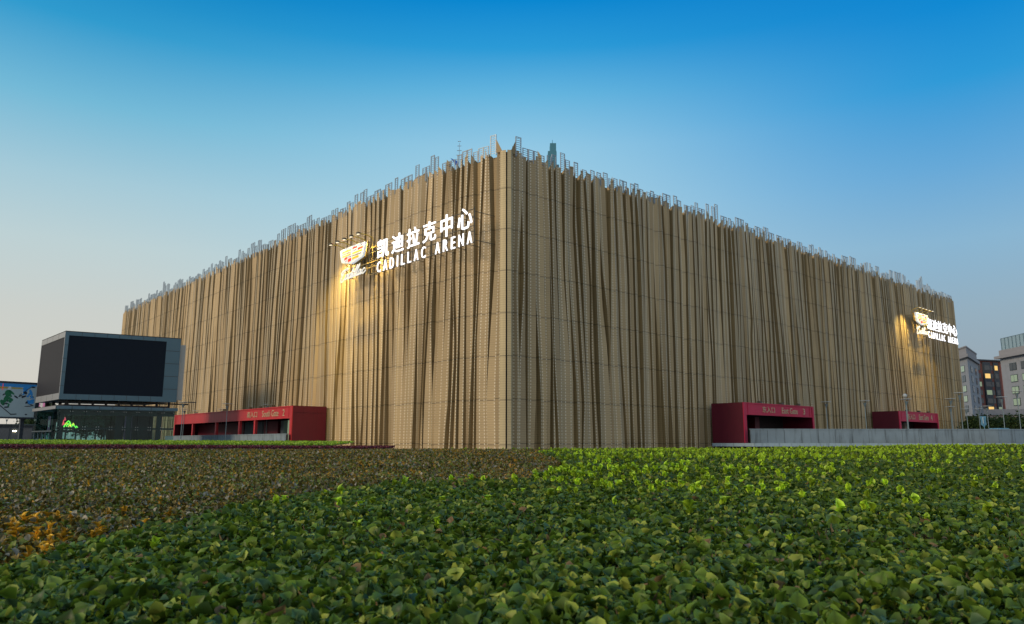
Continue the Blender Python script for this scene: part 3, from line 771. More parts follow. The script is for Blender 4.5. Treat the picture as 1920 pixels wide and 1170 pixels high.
# dark screen wall in front-left of pavilion
x0 = pt(62, 92); x1 = pt(90, 88)
t = thing('entrance_booth', 'low dark glazed booth with flat roof left of the glass pavilion', 'booth', (*x0, 0)); fr = Fr(x0, x1-x0); Lb = math.hypot(*(x1-x0))
mb = MB(); mb.box(fr, -.3, Lb+1.5, -2.6, .2, 2.35, 2.5); mb.build('roof', 'teal_frame', t)
mb = MB(); mb.box(fr, 0, Lb+1.3, -2.3, -.1, 0, 1.55); mb.build('base_wall', 'steel_blue', t)
for k in range(5):
    mb = MB(); s = Lb*k/4; mb.box(fr, s, s+.12, -.1, .02, 0, 2.35); mb.build('post', 'steel_blue', t)
mb = MB(); mb.box(fr, 0, Lb+1.3, -.2, -.17, 1.56, 2.34); mb.build('glass_pane', 'glass', t)

# ------------------------------------------------------------------ hockey billboard
b1 = pt(64.5, 96); b0 = pt(64.5-190, 88)
fr = Fr(b0, b1-b0); Lb = math.hypot(*(b1-b0)); fr.n = np.array((fr.u[1], -fr.u[0]))
t = thing('billboard', 'wide framed billboard showing ice hockey players at the left edge', 'billboard', fr.P(Lb/2, 0, 0))
zt, zb = 7.3+EYE, 3.15+EYE
mb = MB(); mb.box(fr, 0, Lb, -.8, -.05, zb-.15, zt+.18); mb.box(fr, Lb, Lb+.1, -.9, -.1, zb-.4, zt); mb.build('housing', 'steel_pale', t)
mb = MB(); mb.box(fr, 0, Lb, -.05, .06, zt, zt+.25); mb.box(fr, 0, Lb, -.05, .06, zb-.2, zb); mb.box(fr, Lb-.4, Lb, -.05, .06, zb, zt); mb.box(fr, 0, .4, -.05, .06, zb, zt); mb.build('picture_frame', 'dark_blue_wall', t)
pc = MB(); H_ = zt-zb
pc.box(fr, .4, Lb-.4, -.05, 0, zb, zt, 0)
def blob(sx, sz, rx, rz, mi, d=.004, ang=0, n=10):
    c, s_ = math.cos(ang), math.sin(ang)
    pts = []
    for k in range(n):
        a = 2*math.pi*k/n; u_, v_ = rx*math.cos(a), rz*math.sin(a); pts.append((Lb-.4-sx+u_*c-v_*s_, zb+sz+u_*s_+v_*c))
    z_lo = zb+.02; z_hi = zt-.02; pts = [(min(max(p[0], .45), Lb-.45), min(max(p[1], z_lo), z_hi)) for p in pts]
    pc.prism(fr, pts, d-.004, d+.003, mi)
pc.prism(fr, [(.42, zt-.02), (Lb-.42, zt-.02), (Lb-.42, zt-.22), (Lb-2.2, zt-.45), (.42, zt-.32)], .001, .004, 1)
pc.prism(fr, [(.42, zt-.34), (Lb-2.2, zt-.47), (Lb-1.6, zt-.62), (.42, zt-.8)], .002, .005, 2)
for (sx, sz, rx, rz, mi, a) in [
  (3.1, 2.9, .36, .45, 3, .3), (3.3, 2.2, .22, .5, 3, -.2), (3.6, 1.75, .22, .4, 3, .5), (2.75, 3.05, .45, .13, 3, -.7), (3.0, 3.55, .2, .22, 5, 0), (3.1, 1.2, .3, .1, 4, .1), (2.2, 2.5, .3, .1, 4, -.6), (3.5, 1.6, .25, .1, 4, 0),
  (4.3, 2.9, .3, .3, 5, 0), (4.5, 2.4, .5, .45, 3, 0), (4.6, 1.8, .45, .3, 3, .3), (5.1, 1.4, .5, .3, 4, .3), (4.1, 1.55, .3, .18, 6, -.5),
  (1.1, 3.7, .5, .25, 1, .5), (1.3, 3.2, .22, .5, 1, -.5), (.6, 3.1, .16, .45, 1, .4), (1.75, 2.65, .25, .08, 4, .5), (.45, 2.6, .25, .08, 4, -.2), (.4, 3.8, .25, .1, 4, 0),
  (.5, 2.0, .45, .2, 1, .6), (.7, 1.4, .5, .06, 4, .1), (.5, 1.6, .4, .06, 4, -.3), (.9, .35, .13, .09, 4, 0),
  (6.2, 2.6, .4, .7, 3, .2), (6.3, 3.5, .25, .25, 5, 0), (6.5, 1.5, .3, .5, 3, .2), (8.2, 2.4, .5, .8, 1, .1), (8.3, 3.4, .25, .25, 5, 0), (8.4, 1.3, .3, .5, 1, -.2)]:
    blob(sx, sz, rx, rz, mi, .012, a)
def stick(x0_, z0_, x1_, z1_, w_=.05, mi=4):
    dx, dz = x1_-x0_, z1_-z0_; l = math.hypot(dx, dz); nx, nz = -dz/l*w_, dx/l*w_
    pts = [(x0_+nx, z0_+nz), (x1_+nx, z1_+nz), (x1_-nx, z1_-nz), (x0_-nx, z0_-nz)]
    pc.prism(fr, [(Lb-.4-p[0], zb+p[1]) for p in pts], .017, .022, mi)
rq = random.Random(4)
for (cx_, cz_, mi_) in ((3.3, 2.4, 3), (3.1, 1.9, 3), (4.6, 2.2, 3), (1.2, 3.2, 1), (.6, 1.9, 1), (6.3, 2.4, 3), (8.3, 2.3, 1)):
    for _ in range(9):
        m2 = rq.choice([mi_, mi_, 4, 5, mi_]); blob(cx_+rq.uniform(-.42, .42), cz_+rq.uniform(-.8, .7), rq.uniform(.06, .2), rq.uniform(.08, .28), m2, .020+rq.random()*.01, rq.uniform(-1.2, 1.2), 7)
stick(4.2, 1.7, 2.6, .35); stick(2.65, .32, 1.95, .38, .06); stick(3.75, 4.1, 3.75, 3.3, .03, 6); stick(1.9, 2.7, .5, 3.9, .03)
pc.build('picture', ['ice_white', 'ice_blue', 'ice_yellow', 'jersey_green', 'jersey_dark', 'helmet_white', 'bar_red'], t)
for s in (1.5, Lb/2, Lb-1.5):
    mb = MB(); mb.box(fr, s-.2, s+.2, -.7, -.3, 0, zb-.15); mb.build('leg', 'dark_blue_wall', t)
# dark hall and fence beneath
a0 = pt(-140, 108); a1 = pt(60, 112); fr = Fr(a0, a1-a0); Lh = math.hypot(*(a1-a0))
t = thing('dark_hall', 'low dark glazed hall behind the lamps under the hockey billboard', 'building', fr.P(Lh/2, 0, 0))
mb = MB(); mb.box(fr, 0, Lh, -5, 0, 0, 3.6); mb.build('wall', 'dark_blue_wall', t)
mb = MB(); mb.box(fr, -.3, Lh+.3, -5.3, .3, 3.6, 3.8); mb.build('roof', 'teal_frame', t)
for k in range(9):
    mb = MB(); s = Lh*(k+.1)/9; mb.box(fr, s, s+Lh/9*.8, 0, .03, .6, 3.2); mb.build('window', 'window_dark', t)
mb = MB(); s = Lh-2.6; mb.box(fr, s, s+.45, .05, .15, 2.7, 2.85); mb.build('wall_light', 'lamp_glow', t)
a0 = pt(-80, 93); a1 = pt(64, 95); fr = Fr(a0, a1-a0); Lh = math.hypot(*(a1-a0))
t = thing('picket_fence', 'low pale picket fence behind the hedge at the far left', 'fence', fr.P(Lh/2, 0, 0))
mb = MB(); s = 0
while s < Lh: mb.box(fr, s, s+.04, 0, .03, .3, 1.55); s += .28
mb.build('pickets', 'lamp_steel', t)
mb = MB(); mb.box(fr, 0, Lh, .03, .06, 1.3, 1.34); mb.box(fr, 0, Lh, .03, .06, .5, .54); mb.build('rail', 'lamp_steel', t)
# pink banner
p = pt(66, 120); fr = Fr(p, (1, .1))
t = thing('banner', 'tall pink and white banner between billboard and dark screen', 'banner', (*p, 0))
mb = MB(); mb.box(fr, -.35, .1, 0, .05, 5.0, 8.2); mb.box(fr, .55, .85, 0, .05, 5.8, 8.2); mb.build('banner_cloth', 'banner_pink', t)
mb = MB(); mb.box(fr, .1, .55, 0, .04, 4.2, 8.1); mb.build('banner_stripe', 'banner_white', t)
mb = MB(); mb.cyl(p[0]-.4, p[1], 0, 8.3, .06, .05, 6); mb.build('pole', 'lamp_steel', t)

# ------------------------------------------------------------------ far buildings, right
def blk(name, label, cat, loc): return thing(name, label, cat, (*loc, 0))
def windows(fr, Ln, rows, cols, z0, dz, wh, ww, t, mts, rnd, margin=.1):
    for r in range(rows):
        for c in range(cols):
            s = Ln*(margin+(1-2*margin)*(c+.5)/cols)
            z = z0+r*dz
            mb = MB(); mb.box(fr, s-ww/2-.15, s+ww/2+.15, .02, .10, z-.15, z+wh+.15); f_ = mb.build('window', 'teal_frame', t)
            mb = MB(); mb.box(fr, s-ww/2, s-.08, .10, .13, z, z+wh); mb.box(fr, s+.08, s+ww/2, .10, .13, z, z+wh); mb.build('pane', mts(r, c, rnd), f_)
rnd = random.Random(3)
# stone block A: corner nearest at px 1830
Y = 225
A = pt(1830, Y); AL = pt(1790, Y+18); AR = pt(1849, Y+20)
hA = 158*Y/FPX+EYE
t = blk('office_block', 'beige stone office block with flat overhanging cornice just right of the arena', 'building', A)
bk = AL+AR-A
mb = MB(); mb.slab([tuple(A), tuple(AR), tuple(bk), tuple(AL)], 0, hA); mb.build('wall', 'beige_stone', t)
c = (A+AR+bk+AL)/4
mb = MB(); mb.slab([tuple(c+(p-c)*1.16) for p in (A, AR, bk, AL)], hA, hA+.9); mb.slab([tuple(c+(p-c)*.98) for p in (A, AR, bk, AL)], hA+.9, hA+3.2); mb.slab([tuple(c+(p-c)*1.02) for p in (A, AR, bk, AL)], hA+3.2, hA+3.6); mb.build('cornice', 'beige_trim', t)
fa = Fr(AL, A-AL); fb = Fr(A, AR-A)
LAa = math.hypot(*(A-AL)); LAb = math.hypot(*(AR-A))
windows(fa, LAa, 7, 3, hA-2.9-6*3.05*1.0-1.0, 3.05, 1.7, 2.6, t, lambda r, c, q: ['window_green', 'window_dark', 'window_lit' if r == 5 else 'window_green'][(r+c) % 3] if r != 1 else 'window_white', rnd)
windows(fb, LAb, 7, 2, hA-2.9-6*3.05-1.0, 3.05, 1.8, 3.4, t, lambda r, c, q: 'window_dark', rnd)
# brick block
Y = 262
B0 = pt(1846, Y); B1 = pt(1899, Y+4); fr = Fr(B0, B1-B0); Lb = math.hypot(*(B1-B0)); hB = 152*Y/FPX+EYE
t = blk('apartment_block', 'red brick apartment block with lit orange windows between two stone blocks', 'building', B0)
mb = MB(); mb.box(fr, 0, Lb, -12, 0, 0, hB); mb.build('wall', 'brick_red', t)
mb = MB(); mb.box(fr, 2.6, 5.9, 0, .5, 3, hB-.4); mb.box(fr, 7.6, 9.9, 0, .3, 3, hB-.4); mb.build('glass_bay', 'dark_blue_wall', t)
mb = MB(); mb.box(fr, -.3, Lb+.3, -12.3, .6, hB, hB+.5); mb.build('parapet', 'dark_blue_wall', t)
for r in range(9):
    z = hB-3.2-r*2.9
    if z < 2: break
    for k, (s, ww) in enumerate(((.6, 1.0), (3.0, 2.4), (6.4, .9), (8.0, 1.4))):
        mt = 'window_dark'
        if (r, k) in ((0, 3), (1, 1), (5, 1), (7, 1)): mt = 'window_lit'
        elif (r, k) in ((3, 1), (6, 2), (5, 3), (2, 0)): mt = 'window_green'
        mb = MB(); mb.box(fr, s-.1, s+ww+.1, .5 if k == 1 else (.3 if k == 3 else 0), .54 if k == 1 else (.34 if k == 3 else .04), z-.1, z+1.7); f_ = mb.build('window', 'teal_frame', t)
        mb = MB(); mb.box(fr, s, s+ww, .54 if k == 1 else (.34 if k == 3 else .04), .57 if k == 1 else (.37 if k == 3 else .07), z, z+1.6); mb.build('pane', mt, f_)
# stone block B (near right edge)
Y = 190
B0 = pt(1893, Y+6); B1 = pt(1990, Y-14); fr = Fr(B0, B1-B0); Lb = math.hypot(*(B1-B0)); hB = 160*Y/FPX+EYE
t = blk('office_block', 'stone office block with glass crown cut by the right edge of the picture', 'building', B0)
mb = MB(); mb.box(fr, 0, Lb, -14, 0, 0, hB); mb.build('wall', 'beige_stone', t)
mb = MB(); mb.box(fr, -1.0, Lb+1, -15, 1.0, hB, hB+.7); mb.box(fr, -.1, Lb+.1, -14, .1, hB+.7, hB+2.2); mb.build('cornice', 'beige_trim', t)
mb = MB()
for k in range(7): s = .3+k*1.6; mb.box(fr, s, s+1.55, -.6, -.55, hB+2.2, hB+5.3)
mb.build('glass_crown', 'glass_roof', t)
mb = MB()
for k in range(8): s = .25+k*1.6; mb.box(fr, s, s+.08, -.55, -.45, hB+2.2, hB+5.4)
mb.box(fr, .25, 11.6, -.55, -.45, hB+5.3, hB+5.4); mb.build('crown_frame', 'lamp_steel', t)
windows(fr, Lb, 6, 3, hB-2.4-5*3.0-.9, 3.0, 1.6, 2.6, t, lambda r, c, q: 'window_green' if r in (2, 3, 4) else 'window_dark', rnd, .14)
mb = MB(); mb.box(fr, -2.0, -.02, -10, -1, 0, hB-1.2); mb.build('side_wing', 'brick_red', t)
# low beige hall and dark podium
B0 = pt(1852, 172); B1 = pt(1990, 168); fr = Fr(B0, B1-B0); Lb = math.hypot(*(B1-B0))
t = blk('low_hall', 'low beige hall with flat roof behind the trees at the right edge', 'building', B0)
mb = MB(); mb.box(fr, 0, Lb, -6, 0, 0, 7.3); mb.build('wall', 'tan_wall', t)
mb = MB(); mb.box(fr, -.4, Lb, -6.3, .4, 7.3, 7.8); mb.box(fr, -.2, Lb, -6.1, .2, 7.8, 8.6); mb.build('roof', 'beige_trim', t)
mb = MB()
for k in range(9): s = 1.7*k+1; mb.box(fr, s, s+.08, 0, .04, 0, 6.6)
mb.build('panel_joint', 'joint_dark', t)
B0 = pt(1800, 190); B1 = pt(1853, 188); fr = Fr(B0, B1-B0); Lb = math.hypot(*(B1-B0))
t = blk('podium_building', 'dark low podium building at the foot of the beige stone block', 'building', B0)
mb = MB(); mb.box(fr, 0, Lb, -6, 0, 0, 7.2); mb.build('wall', 'dark_blue_wall', t)
mb = MB(); mb.box(fr, -.3, Lb+.3, -6, .3, 7.2, 7.7); mb.build('roof', 'teal_frame', t)
# blue booth, road sign
p = pt(1884, 100); fr = Fr(p, (1, .2))
t = thing('booth', 'small blue roofed booth peeking over the concrete wall at right', 'booth', (*p, 0))
mb = MB(); mb.box(fr, -.8, .9, -1.5, 0, .5, 2.6); mb.build('wall', 'booth_blue', t)
mb = MB(); mb.box(fr, -1.1, 1.2, -1.9, .4, 2.6, 2.748); mb.prism(fr, [(-1.0, 2.75), (1.1, 2.75), (.6, 3.0), (-.5, 3.0)], -1.7, .2); mb.build('roof', 'sign_blue', t)
p = pt(1849, 104); fr = Fr(p, (1, .15))
t = thing('road_sign', 'pale blue arrow shaped road sign on a post before the trees', 'road sign', (*p, 0))
mb = MB(); mb.cyl(p[0], p[1], 0, 4.6, .05, .05, 8); mb.build('post', 'sign_blue', t)
mb = MB(); mb.prism(fr, [(-.5, 4.7), (.5, 4.7), (.38, 4.0), (.45, 3.6), (0, 3.2), (-.45, 3.6), (-.38, 4.0)], -.09, -.06); mb.build('sign_panel', 'sign_blue', t)
mb = MB(); mb.prism(fr, [(-.2, 4.45), (.0, 4.6), (.2, 4.45), (.1, 4.45), (.1, 3.7), (-.1, 3.7), (-.1, 4.45)], -.06, -.05); mb.build('arrow', 'sign_white', t)
# distant tower above the roof edge
p = np.array(((1040-960)/FPX*420, 420.)); 
t = thing('distant_tower', 'slim blue glass skyscraper with an antenna peeking above the arena roof', 'tower', (*p, 0))
hz = 175.0
mb = MB(); mb.box(WF, p[0]-2.9, p[0]+2.2, p[1]-4, p[1]+4, 0, hz-5); mb.box(WF, p[0]-1.6, p[0]+2.0, p[1]-3.5, p[1]+3.5, hz-5, hz+.1)
mb.box(WF, p[0]+2.2, p[0]+3.6, p[1]-3, p[1]+3, 0, hz-13); mb.build('tower_body', 'tower_glass', t)
mb = MB(); mb.cyl(p[0], p[1], hz, hz+3.6, .22, .1, 6); mb.build('antenna', 'tower_glass', t)

# ------------------------------------------------------------------ foliage
def leaf_object(name, P, Nn, D, size, col, matn, parent=None, near=False, loc=(0, 0, 0), aspect=.54, cup=.42):
    """P positions (n,3); D unit long axis; Nn unit normal; size (n,), col (n,3)"""
    n = len(P); S = np.cross(Nn, D); S /= np.linalg.norm(S, axis=1)[:, None]+1e-9
    sz = size[:, None]
    if near:
        prof = [(0, 0, 0), (.36, 0, .05), (.72, 0, 0), (1.0, 0, -.16), (.12, .22, cup*.3+.03), (.38, .47, cup*.6+.05), (.66, .38, cup*.55), (.86, .16, cup*.15-.06), (.12, -.22, cup*.3+.03), (.38, -.47, cup*.6+.05), (.66, -.38, cup*.55), (.86, -.16, cup*.15-.06)]
        faces = [(0, 1, 5, 4), (1, 2, 6, 5), (2, 3, 7, 6), (0, 8, 9, 1), (1, 9, 10, 2), (2, 10, 11, 3)]
    else:
        prof = [(0, 0, 0), (1, 0, .05), (.48, .5, cup*.4), (.48, -.5, cup*.4)]
        faces = [(0, 1, 2), (1, 0, 3)]
    k = len(prof); V = np.empty((n, k, 3), np.float32)
    for i, (a, b, c) in enumerate(prof): V[:, i] = P + D*sz*a + S*sz*(b*aspect*2) + Nn*sz*c
    V = V.reshape(-1, 3) - np.array(loc, np.float32)
    me = bpy.data.meshes.new(name); me.vertices.add(n*k); me.vertices.foreach_set('co', V.ravel())
    fl = np.concatenate([np.array(f) for f in faces]); tot = np.array([len(f) for f in faces])
    nl = len(fl); loops = (fl[None, :] + (np.arange(n)*k)[:, None]).ravel().astype(np.int32)
    me.loops.add(len(loops)); me.loops.foreach_set('vertex_index', loops)
    tots = np.tile(tot, n); starts = np.concatenate(([0], np.cumsum(tots)[:-1])).astype(np.int32)
    me.polygons.add(len(tots)); me.polygons.foreach_set('loop_start', starts)
    try: me.polygons.foreach_set('loop_total', tots.astype(np.int32))
    except Exception: pass
    me.update(calc_edges=True); me.validate()
    if near: me.polygons.foreach_set('use_smooth', np.ones(len(me.polygons), bool))
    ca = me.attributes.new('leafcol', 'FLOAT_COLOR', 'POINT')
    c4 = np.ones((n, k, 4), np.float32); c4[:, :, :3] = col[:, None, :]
    if near: c4[:, 4:, :3] *= 1.45; c4[:, :4, :3] *= .72  # light through the leaf margins painted in: paler edge, darker midrib
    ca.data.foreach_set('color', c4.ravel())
    me.materials.append(MATS[matn]); o = bpy.data.objects.new(name, me); COL.objects.link(o)
    if parent: o.parent = parent
    return o
def in_poly(x, y, poly):
    ins = np.zeros(len(x), bool); n = len(poly)
    for i in range(n):
        x0, y0 = poly[i]; x1, y1 = poly[(i+1) % n]
        c = ((y0 > y) != (y1 > y)) & (x < (x1-x0)*(y-y0)/((y1-y0)+1e-12)+x0); ins ^= c
    return ins
RS = np.random.RandomState(7)
def hash_noise(x, y, s, seed=0):
    """smooth value noise"""
    x = x/s; y = y/s; xi = np.floor(x).astype(int); yi = np.floor(y).astype(int); fx = x-xi; fy = y-yi
    fx = fx*fx*(3-2*fx); fy = fy*fy*(3-2*fy)
    def h(a, b):
        v = np.sin(a*127.1+b*311.7+seed*74.7)*43758.5453; return v-np.floor(v)
    return (h(xi, yi)*(1-fx)+h(xi+1, yi)*fx)*(1-fy)+(h(xi, yi+1)*(1-fx)+h(xi+1, yi+1)*fx)*fy
HT = .70
def hedge_top(x, y):
    base = HT + .05*(hash_noise(x, y, .9, 1)-.5) + .03*(hash_noise(x, y, .3, 2)-.5)
    base = base + .22*np.clip((x-14)/14, 0, 1)*np.clip((y-18)/25, 0, 1)
    return base
# outline of the golden-brown bed, traced on the hedge-top plane
BPX = [(-260, 1120), (0, 1052), (110, 1024), (200, 1002), (300, 985), (400, 966), (500, 941), (560, 927), (640, 914), (760, 906), (900, 899), (990, 892), (1040, 881), (1062, 869), (1040, 858), (1005, 848)]
brown = [at_h(px, py, HT) for px, py in BPX] + [(2.6, 47.0), (-60, 47.0), (-60, 12), (-6, 2.2)]
def scatter(d0, d1, dens, wide=1.5):
    half = lambda d: d*.72+wide
    area = (half(d0)+half(d1))*(d1-d0)
    n = int(area*dens); y = np.sqrt(RS.rand(n)*(d1**2-d0**2)+d0**2); x = (RS.rand(n)*2-1)*half(y)
    return x, y
def leaf_frames(n, tilt_lo, tilt_hi, up_bias=.0):
    az = RS.rand(n)*2*np.pi; el = np.radians(RS.uniform(tilt_lo, tilt_hi, n))   # el: elevation of long axis
    D = np.stack([np.cos(az)*np.cos(el), np.sin(az)*np.cos(el), np.sin(el)], 1)
    up = np.stack([-np.cos(az)*np.sin(el), -np.sin(az)*np.sin(el), np.cos(el)], 1)
    S = np.cross(up, D); rl = np.radians(RS.normal(0, 42, n))[:, None]
    Nn = up*np.cos(rl)+S*np.sin(rl)
    return D, Nn
def green_cols(n, y):
    r = RS.rand(n, 1); dk = np.array([.028, .055, .005]); md = np.array([.125, .20, .018]); ol = np.array([.27, .31, .045]); bl = np.array([.07, .125, .040])
    c = dk+(md-dk)*r
    m = RS.rand(n) < .16; c[m] = ol*(.7+.5*RS.rand(m.sum(), 1))
    m = RS.rand(n) < .12; c[m] = bl*(.7+.6*RS.rand(m.sum(), 1))
    m = RS.rand(n) < .012; c[m] = np.array([.20, .12, .05])
    return c
gh = MB(); gridx = None
def under(name, polyfn, z_off, matn, x0, x1, y0, y1, step, parent):
    xs = np.arange(x0, x1, step); ys = np.geomspace(y0, y1, 90); mb = MB()
    X, Yg = np.meshgrid(xs, ys); Z = hedge_top(X.ravel(), Yg.ravel())+z_off
    V = np.stack([X.ravel(), Yg.ravel(), Z], 1); nx = len(xs)
    fs = []
    cxs = []
    for j in range(len(ys)-1):
        for i in range(nx-1): fs.append((j*nx+i, j*nx+i+1, (j+1)*nx+i+1, (j+1)*nx+i))
    f = np.array(fs); cen = V[f].mean(1); keep = polyfn(cen[:, 0], cen[:, 1]); f = f[keep]
    mb.v = [tuple(v) for v in V]; mb.f = [tuple(q) for q in f]; mb.m = [0]*len(f)
    return mb.build(name, matn, parent)
isbrown = lambda x, y: in_poly(x, y, brown)
isgreen = lambda x, y: ~in_poly(x, y, brown) & ((x > -8) | (y < 12)) & (y < 47.5+.06*x)
gt = thing('green_hedge', 'broad clipped hedge of glossy dark green leaves filling the foreground', 'hedge', (0, 0, 0)); gt['kind'] = 'stuff'
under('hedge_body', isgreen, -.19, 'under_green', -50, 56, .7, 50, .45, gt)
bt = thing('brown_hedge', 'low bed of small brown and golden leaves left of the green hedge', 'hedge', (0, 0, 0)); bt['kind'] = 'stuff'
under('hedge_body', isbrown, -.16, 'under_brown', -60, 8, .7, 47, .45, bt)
# green leaves in rings
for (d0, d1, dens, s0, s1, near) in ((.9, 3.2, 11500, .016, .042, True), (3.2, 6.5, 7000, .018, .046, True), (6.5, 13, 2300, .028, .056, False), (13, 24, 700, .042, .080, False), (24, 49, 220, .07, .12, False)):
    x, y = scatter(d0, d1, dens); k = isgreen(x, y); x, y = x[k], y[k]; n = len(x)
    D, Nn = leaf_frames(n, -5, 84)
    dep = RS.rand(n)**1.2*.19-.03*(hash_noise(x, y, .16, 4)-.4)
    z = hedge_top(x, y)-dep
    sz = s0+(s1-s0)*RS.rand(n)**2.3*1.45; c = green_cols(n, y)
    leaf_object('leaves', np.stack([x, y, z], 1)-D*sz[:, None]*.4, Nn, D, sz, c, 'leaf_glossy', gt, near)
# bare twigs and bud stalks showing between the leaves
for d0, d1, dens in ((.9, 4, 420), (4, 9, 160)):
    x, y = scatter(d0, d1, dens); k = isgreen(x, y); x, y = x[k], y[k]; n = len(x)
    D, Nn = leaf_frames(n, 25, 85)
    leaf_object('twigs', np.stack([x, y, hedge_top(x, y)-.075], 1), Nn, D, RS.uniform(.05, .10, n), np.array([.16, .12, .06])[None]*(.6+RS.rand(n, 1)), 'leaf_small', gt, False, aspect=.04)
# fresh shoots: upright rosettes of bright leaves
def rosettes(x, y, z, size, base_c, matn, parent, near, name, per=6, spread=(48, 84), aspect=.42):
    n = len(x); X = np.repeat(x, per); Y_ = np.repeat(y, per); Z = np.repeat(z, per); S = np.repeat(size, per)
    az = np.tile(np.arange(per)*2*np.pi/per, n)+np.repeat(RS.rand(n)*6, per)+RS.normal(0, .2, n*per); el = np.radians(RS.uniform(*spread, n*per))
    D = np.stack([np.cos(az)*np.cos(el), np.sin(az)*np.cos(el), np.sin(el)], 1); Nn = np.stack([-np.cos(az)*np.sin(el), -np.sin(az)*np.sin(el), np.cos(el)], 1)
    tier = np.tile(np.arange(per) % 2, n)*.35
    P = np.stack([X, Y_, Z+S*tier], 1)
    c = np.array(base_c)[None]*(.45+.75*np.repeat(RS.rand(n, 1), per, 0))*(.85+.3*RS.rand(n*per, 1))
    leaf_object(name, P, Nn, D, S*RS.uniform(.7, 1.1, n*per), c, matn, parent, near, aspect=aspect)
for d0, d1, dens, near, s in ((1.4, 4.2, 3.0, True, .040), (4.2, 9, 17, True, .068), (9, 16, 16, True, .080), (16, 49, 6.5, False, .11)):
    x, y = scatter(d0, d1, dens); k = isgreen(x, y); x, y = x[k], y[k]
    cl = hash_noise(x, y, 1.6 if d1 < 16 else 5, 5)
    right = (.8+.2*np.clip((y-4)/9, 0, 1))*np.clip(1.35-np.abs(x/(y+.1)-.28)*1.5, .15, 1)
    k = RS.rand(len(x)) < np.clip((cl-.15)*1.3, .16, 1)*right; x, y = x[k], y[k]
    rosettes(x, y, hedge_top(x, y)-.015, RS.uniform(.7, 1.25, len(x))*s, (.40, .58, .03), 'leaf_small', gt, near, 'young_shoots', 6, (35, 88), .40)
# brown bed
def brown_cols(n, x, y):
    g = hash_noise(x, y, 1.7, 9)[:, None]; r = RS.rand(n, 1)
    a = np.array([.055, .045, .010]); b = np.array([.30, .20, .030]); gr = np.array([.12, .15, .018]); gy = np.array([.32, .28, .20])
    c = a+(b-a)*r**1.5
    m = RS.rand(n) < .38; c[m] = gr*(.7+.8*RS.rand(m.sum(), 1))
    m = RS.rand(n) < .12; c[m] = gy*(.7+.6*RS.rand(m.sum(), 1))
    m = RS.rand(n) < .025+.10*(hash_noise(x, y, 1.1, 12) > .62); c[m] = np.array([.42, .23, .02])*(.7+.5*RS.rand(m.sum(), 1))
    return c*(.68+.4*g)
for (d0, d1, dens, s0, s1, near) in ((2.0, 6.5, 5200, .02, .04, True), (6.5, 13, 1900, .026, .05, False), (13, 24, 620, .045, .075, False), (24, 48, 210, .07, .12, False)):
    x, y = scatter(d0, d1, dens); k = isbrown(x, y); x, y = x[k], y[k]; n = len(x)
    if n == 0: continue
    D, Nn = leaf_frames(n, 0, 75); z = hedge_top(x, y)-.055-RS.rand(n)**1.5*.13+.035*(RS.rand(n) < .1)+.10*(hash_noise(x, y, 1.3, 31)-.5)*(hash_noise(x, y, .25, 32))
    sz = RS.uniform(s0, s1, n)
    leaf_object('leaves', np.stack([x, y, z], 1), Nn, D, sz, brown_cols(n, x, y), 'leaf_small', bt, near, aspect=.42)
for d0, d1, dens, s in ((2.4, 5.5, 20, .060), (5.5, 14, 1.6, .045), (14, 47, 1.3, .08)):
    x, y = scatter(d0, d1, dens); k = isbrown(x, y); x, y = x[k], y[k]
    pr = np.where(y < 5.5, (x < -1.75)*(y < 4.4)*(hash_noise(x, y, .5, 8) > .35), np.clip((hash_noise(x, y, 3.5, 21)-.45)*1.6+.5*(y > 24)*(x > -14), .02, 1))
    k = RS.rand(len(x)) < pr; x, y = x[k], y[k]
    for lv in (0, 1):
        rosettes(x, y, hedge_top(x, y)-.05+lv*.035, RS.uniform(.8, 1.2, len(x))*s*(1-.2*lv), (.66, .36, .025), 'leaf_small', bt, d1 < 7, 'golden_shoots', 5, (10, 70), .25)
# purple strip and bright strip
def strip(name, label, mat_, y0, y1, zf, xr, cols, dens, size, body, x0=-75, edge=None):
    t = thing(name, label, 'hedge', (-20, y0, 0)); t['kind'] = 'stuff'
    n = int((xr-x0)*(y1-y0)*dens); x = RS.rand(n)*(xr-x0)+x0; y = RS.rand(n)*(y1-y0)+y0
    fade = np.clip((xr-x)/14, 0, 1)
    z = zf(x, y)-RS.rand(n)**1.5*.12
    D, Nn = leaf_frames(n, 10, 75); r = RS.rand(n, 1); c = np.array(cols[0])+(np.array(cols[1])-np.array(cols[0]))*r
    o = leaf_object('leaves', np.stack([x, y, z], 1)-np.array(t.location), Nn, D, RS.uniform(.7, 1.2, n)*size, c, mat_, t)
    nf = int((xr-x0)*dens*1.2); xf = RS.rand(nf)*(xr-x0)+x0; yf = np.full(nf, y0)-RS.rand(nf)*.12; zf_ = zf(xf, yf)-RS.rand(nf)*.45
    D, Nn = leaf_frames(nf, -20, 60); leaf_object('front_leaves', np.stack([xf, yf, zf_], 1)-np.array(t.location), Nn, D, RS.uniform(.7, 1.2, nf)*size, np.array(cols[0])[None]+(np.array(cols[1])-np.array(cols[0]))*RS.rand(nf, 1)*.6, mat_, t)
    mb = MB(); xs = np.linspace(x0, xr, 40); q = np.linspace(y0, y1, 6); 
    for i in range(39):
        for j in range(5):
            pts = [(xs[i], q[j]), (xs[i+1], q[j]), (xs[i+1], q[j+1]), (xs[i], q[j+1])]
            mb.add([(a, b, float(zf(np.array([a]), np.array([b]))[0])-.1) for a, b in pts], [(0, 1, 2, 3)])
        mb.add([(xs[i], y0, 0), (xs[i+1], y0, 0), (xs[i+1], y0, float(zf(xs[i+1:i+2], np.array([y0]))[0])-.1), (xs[i], y0, float(zf(xs[i:i+1], np.array([y0]))[0])-.1)], [(0, 1, 2, 3)])
    mb.build('hedge_body', body, t)
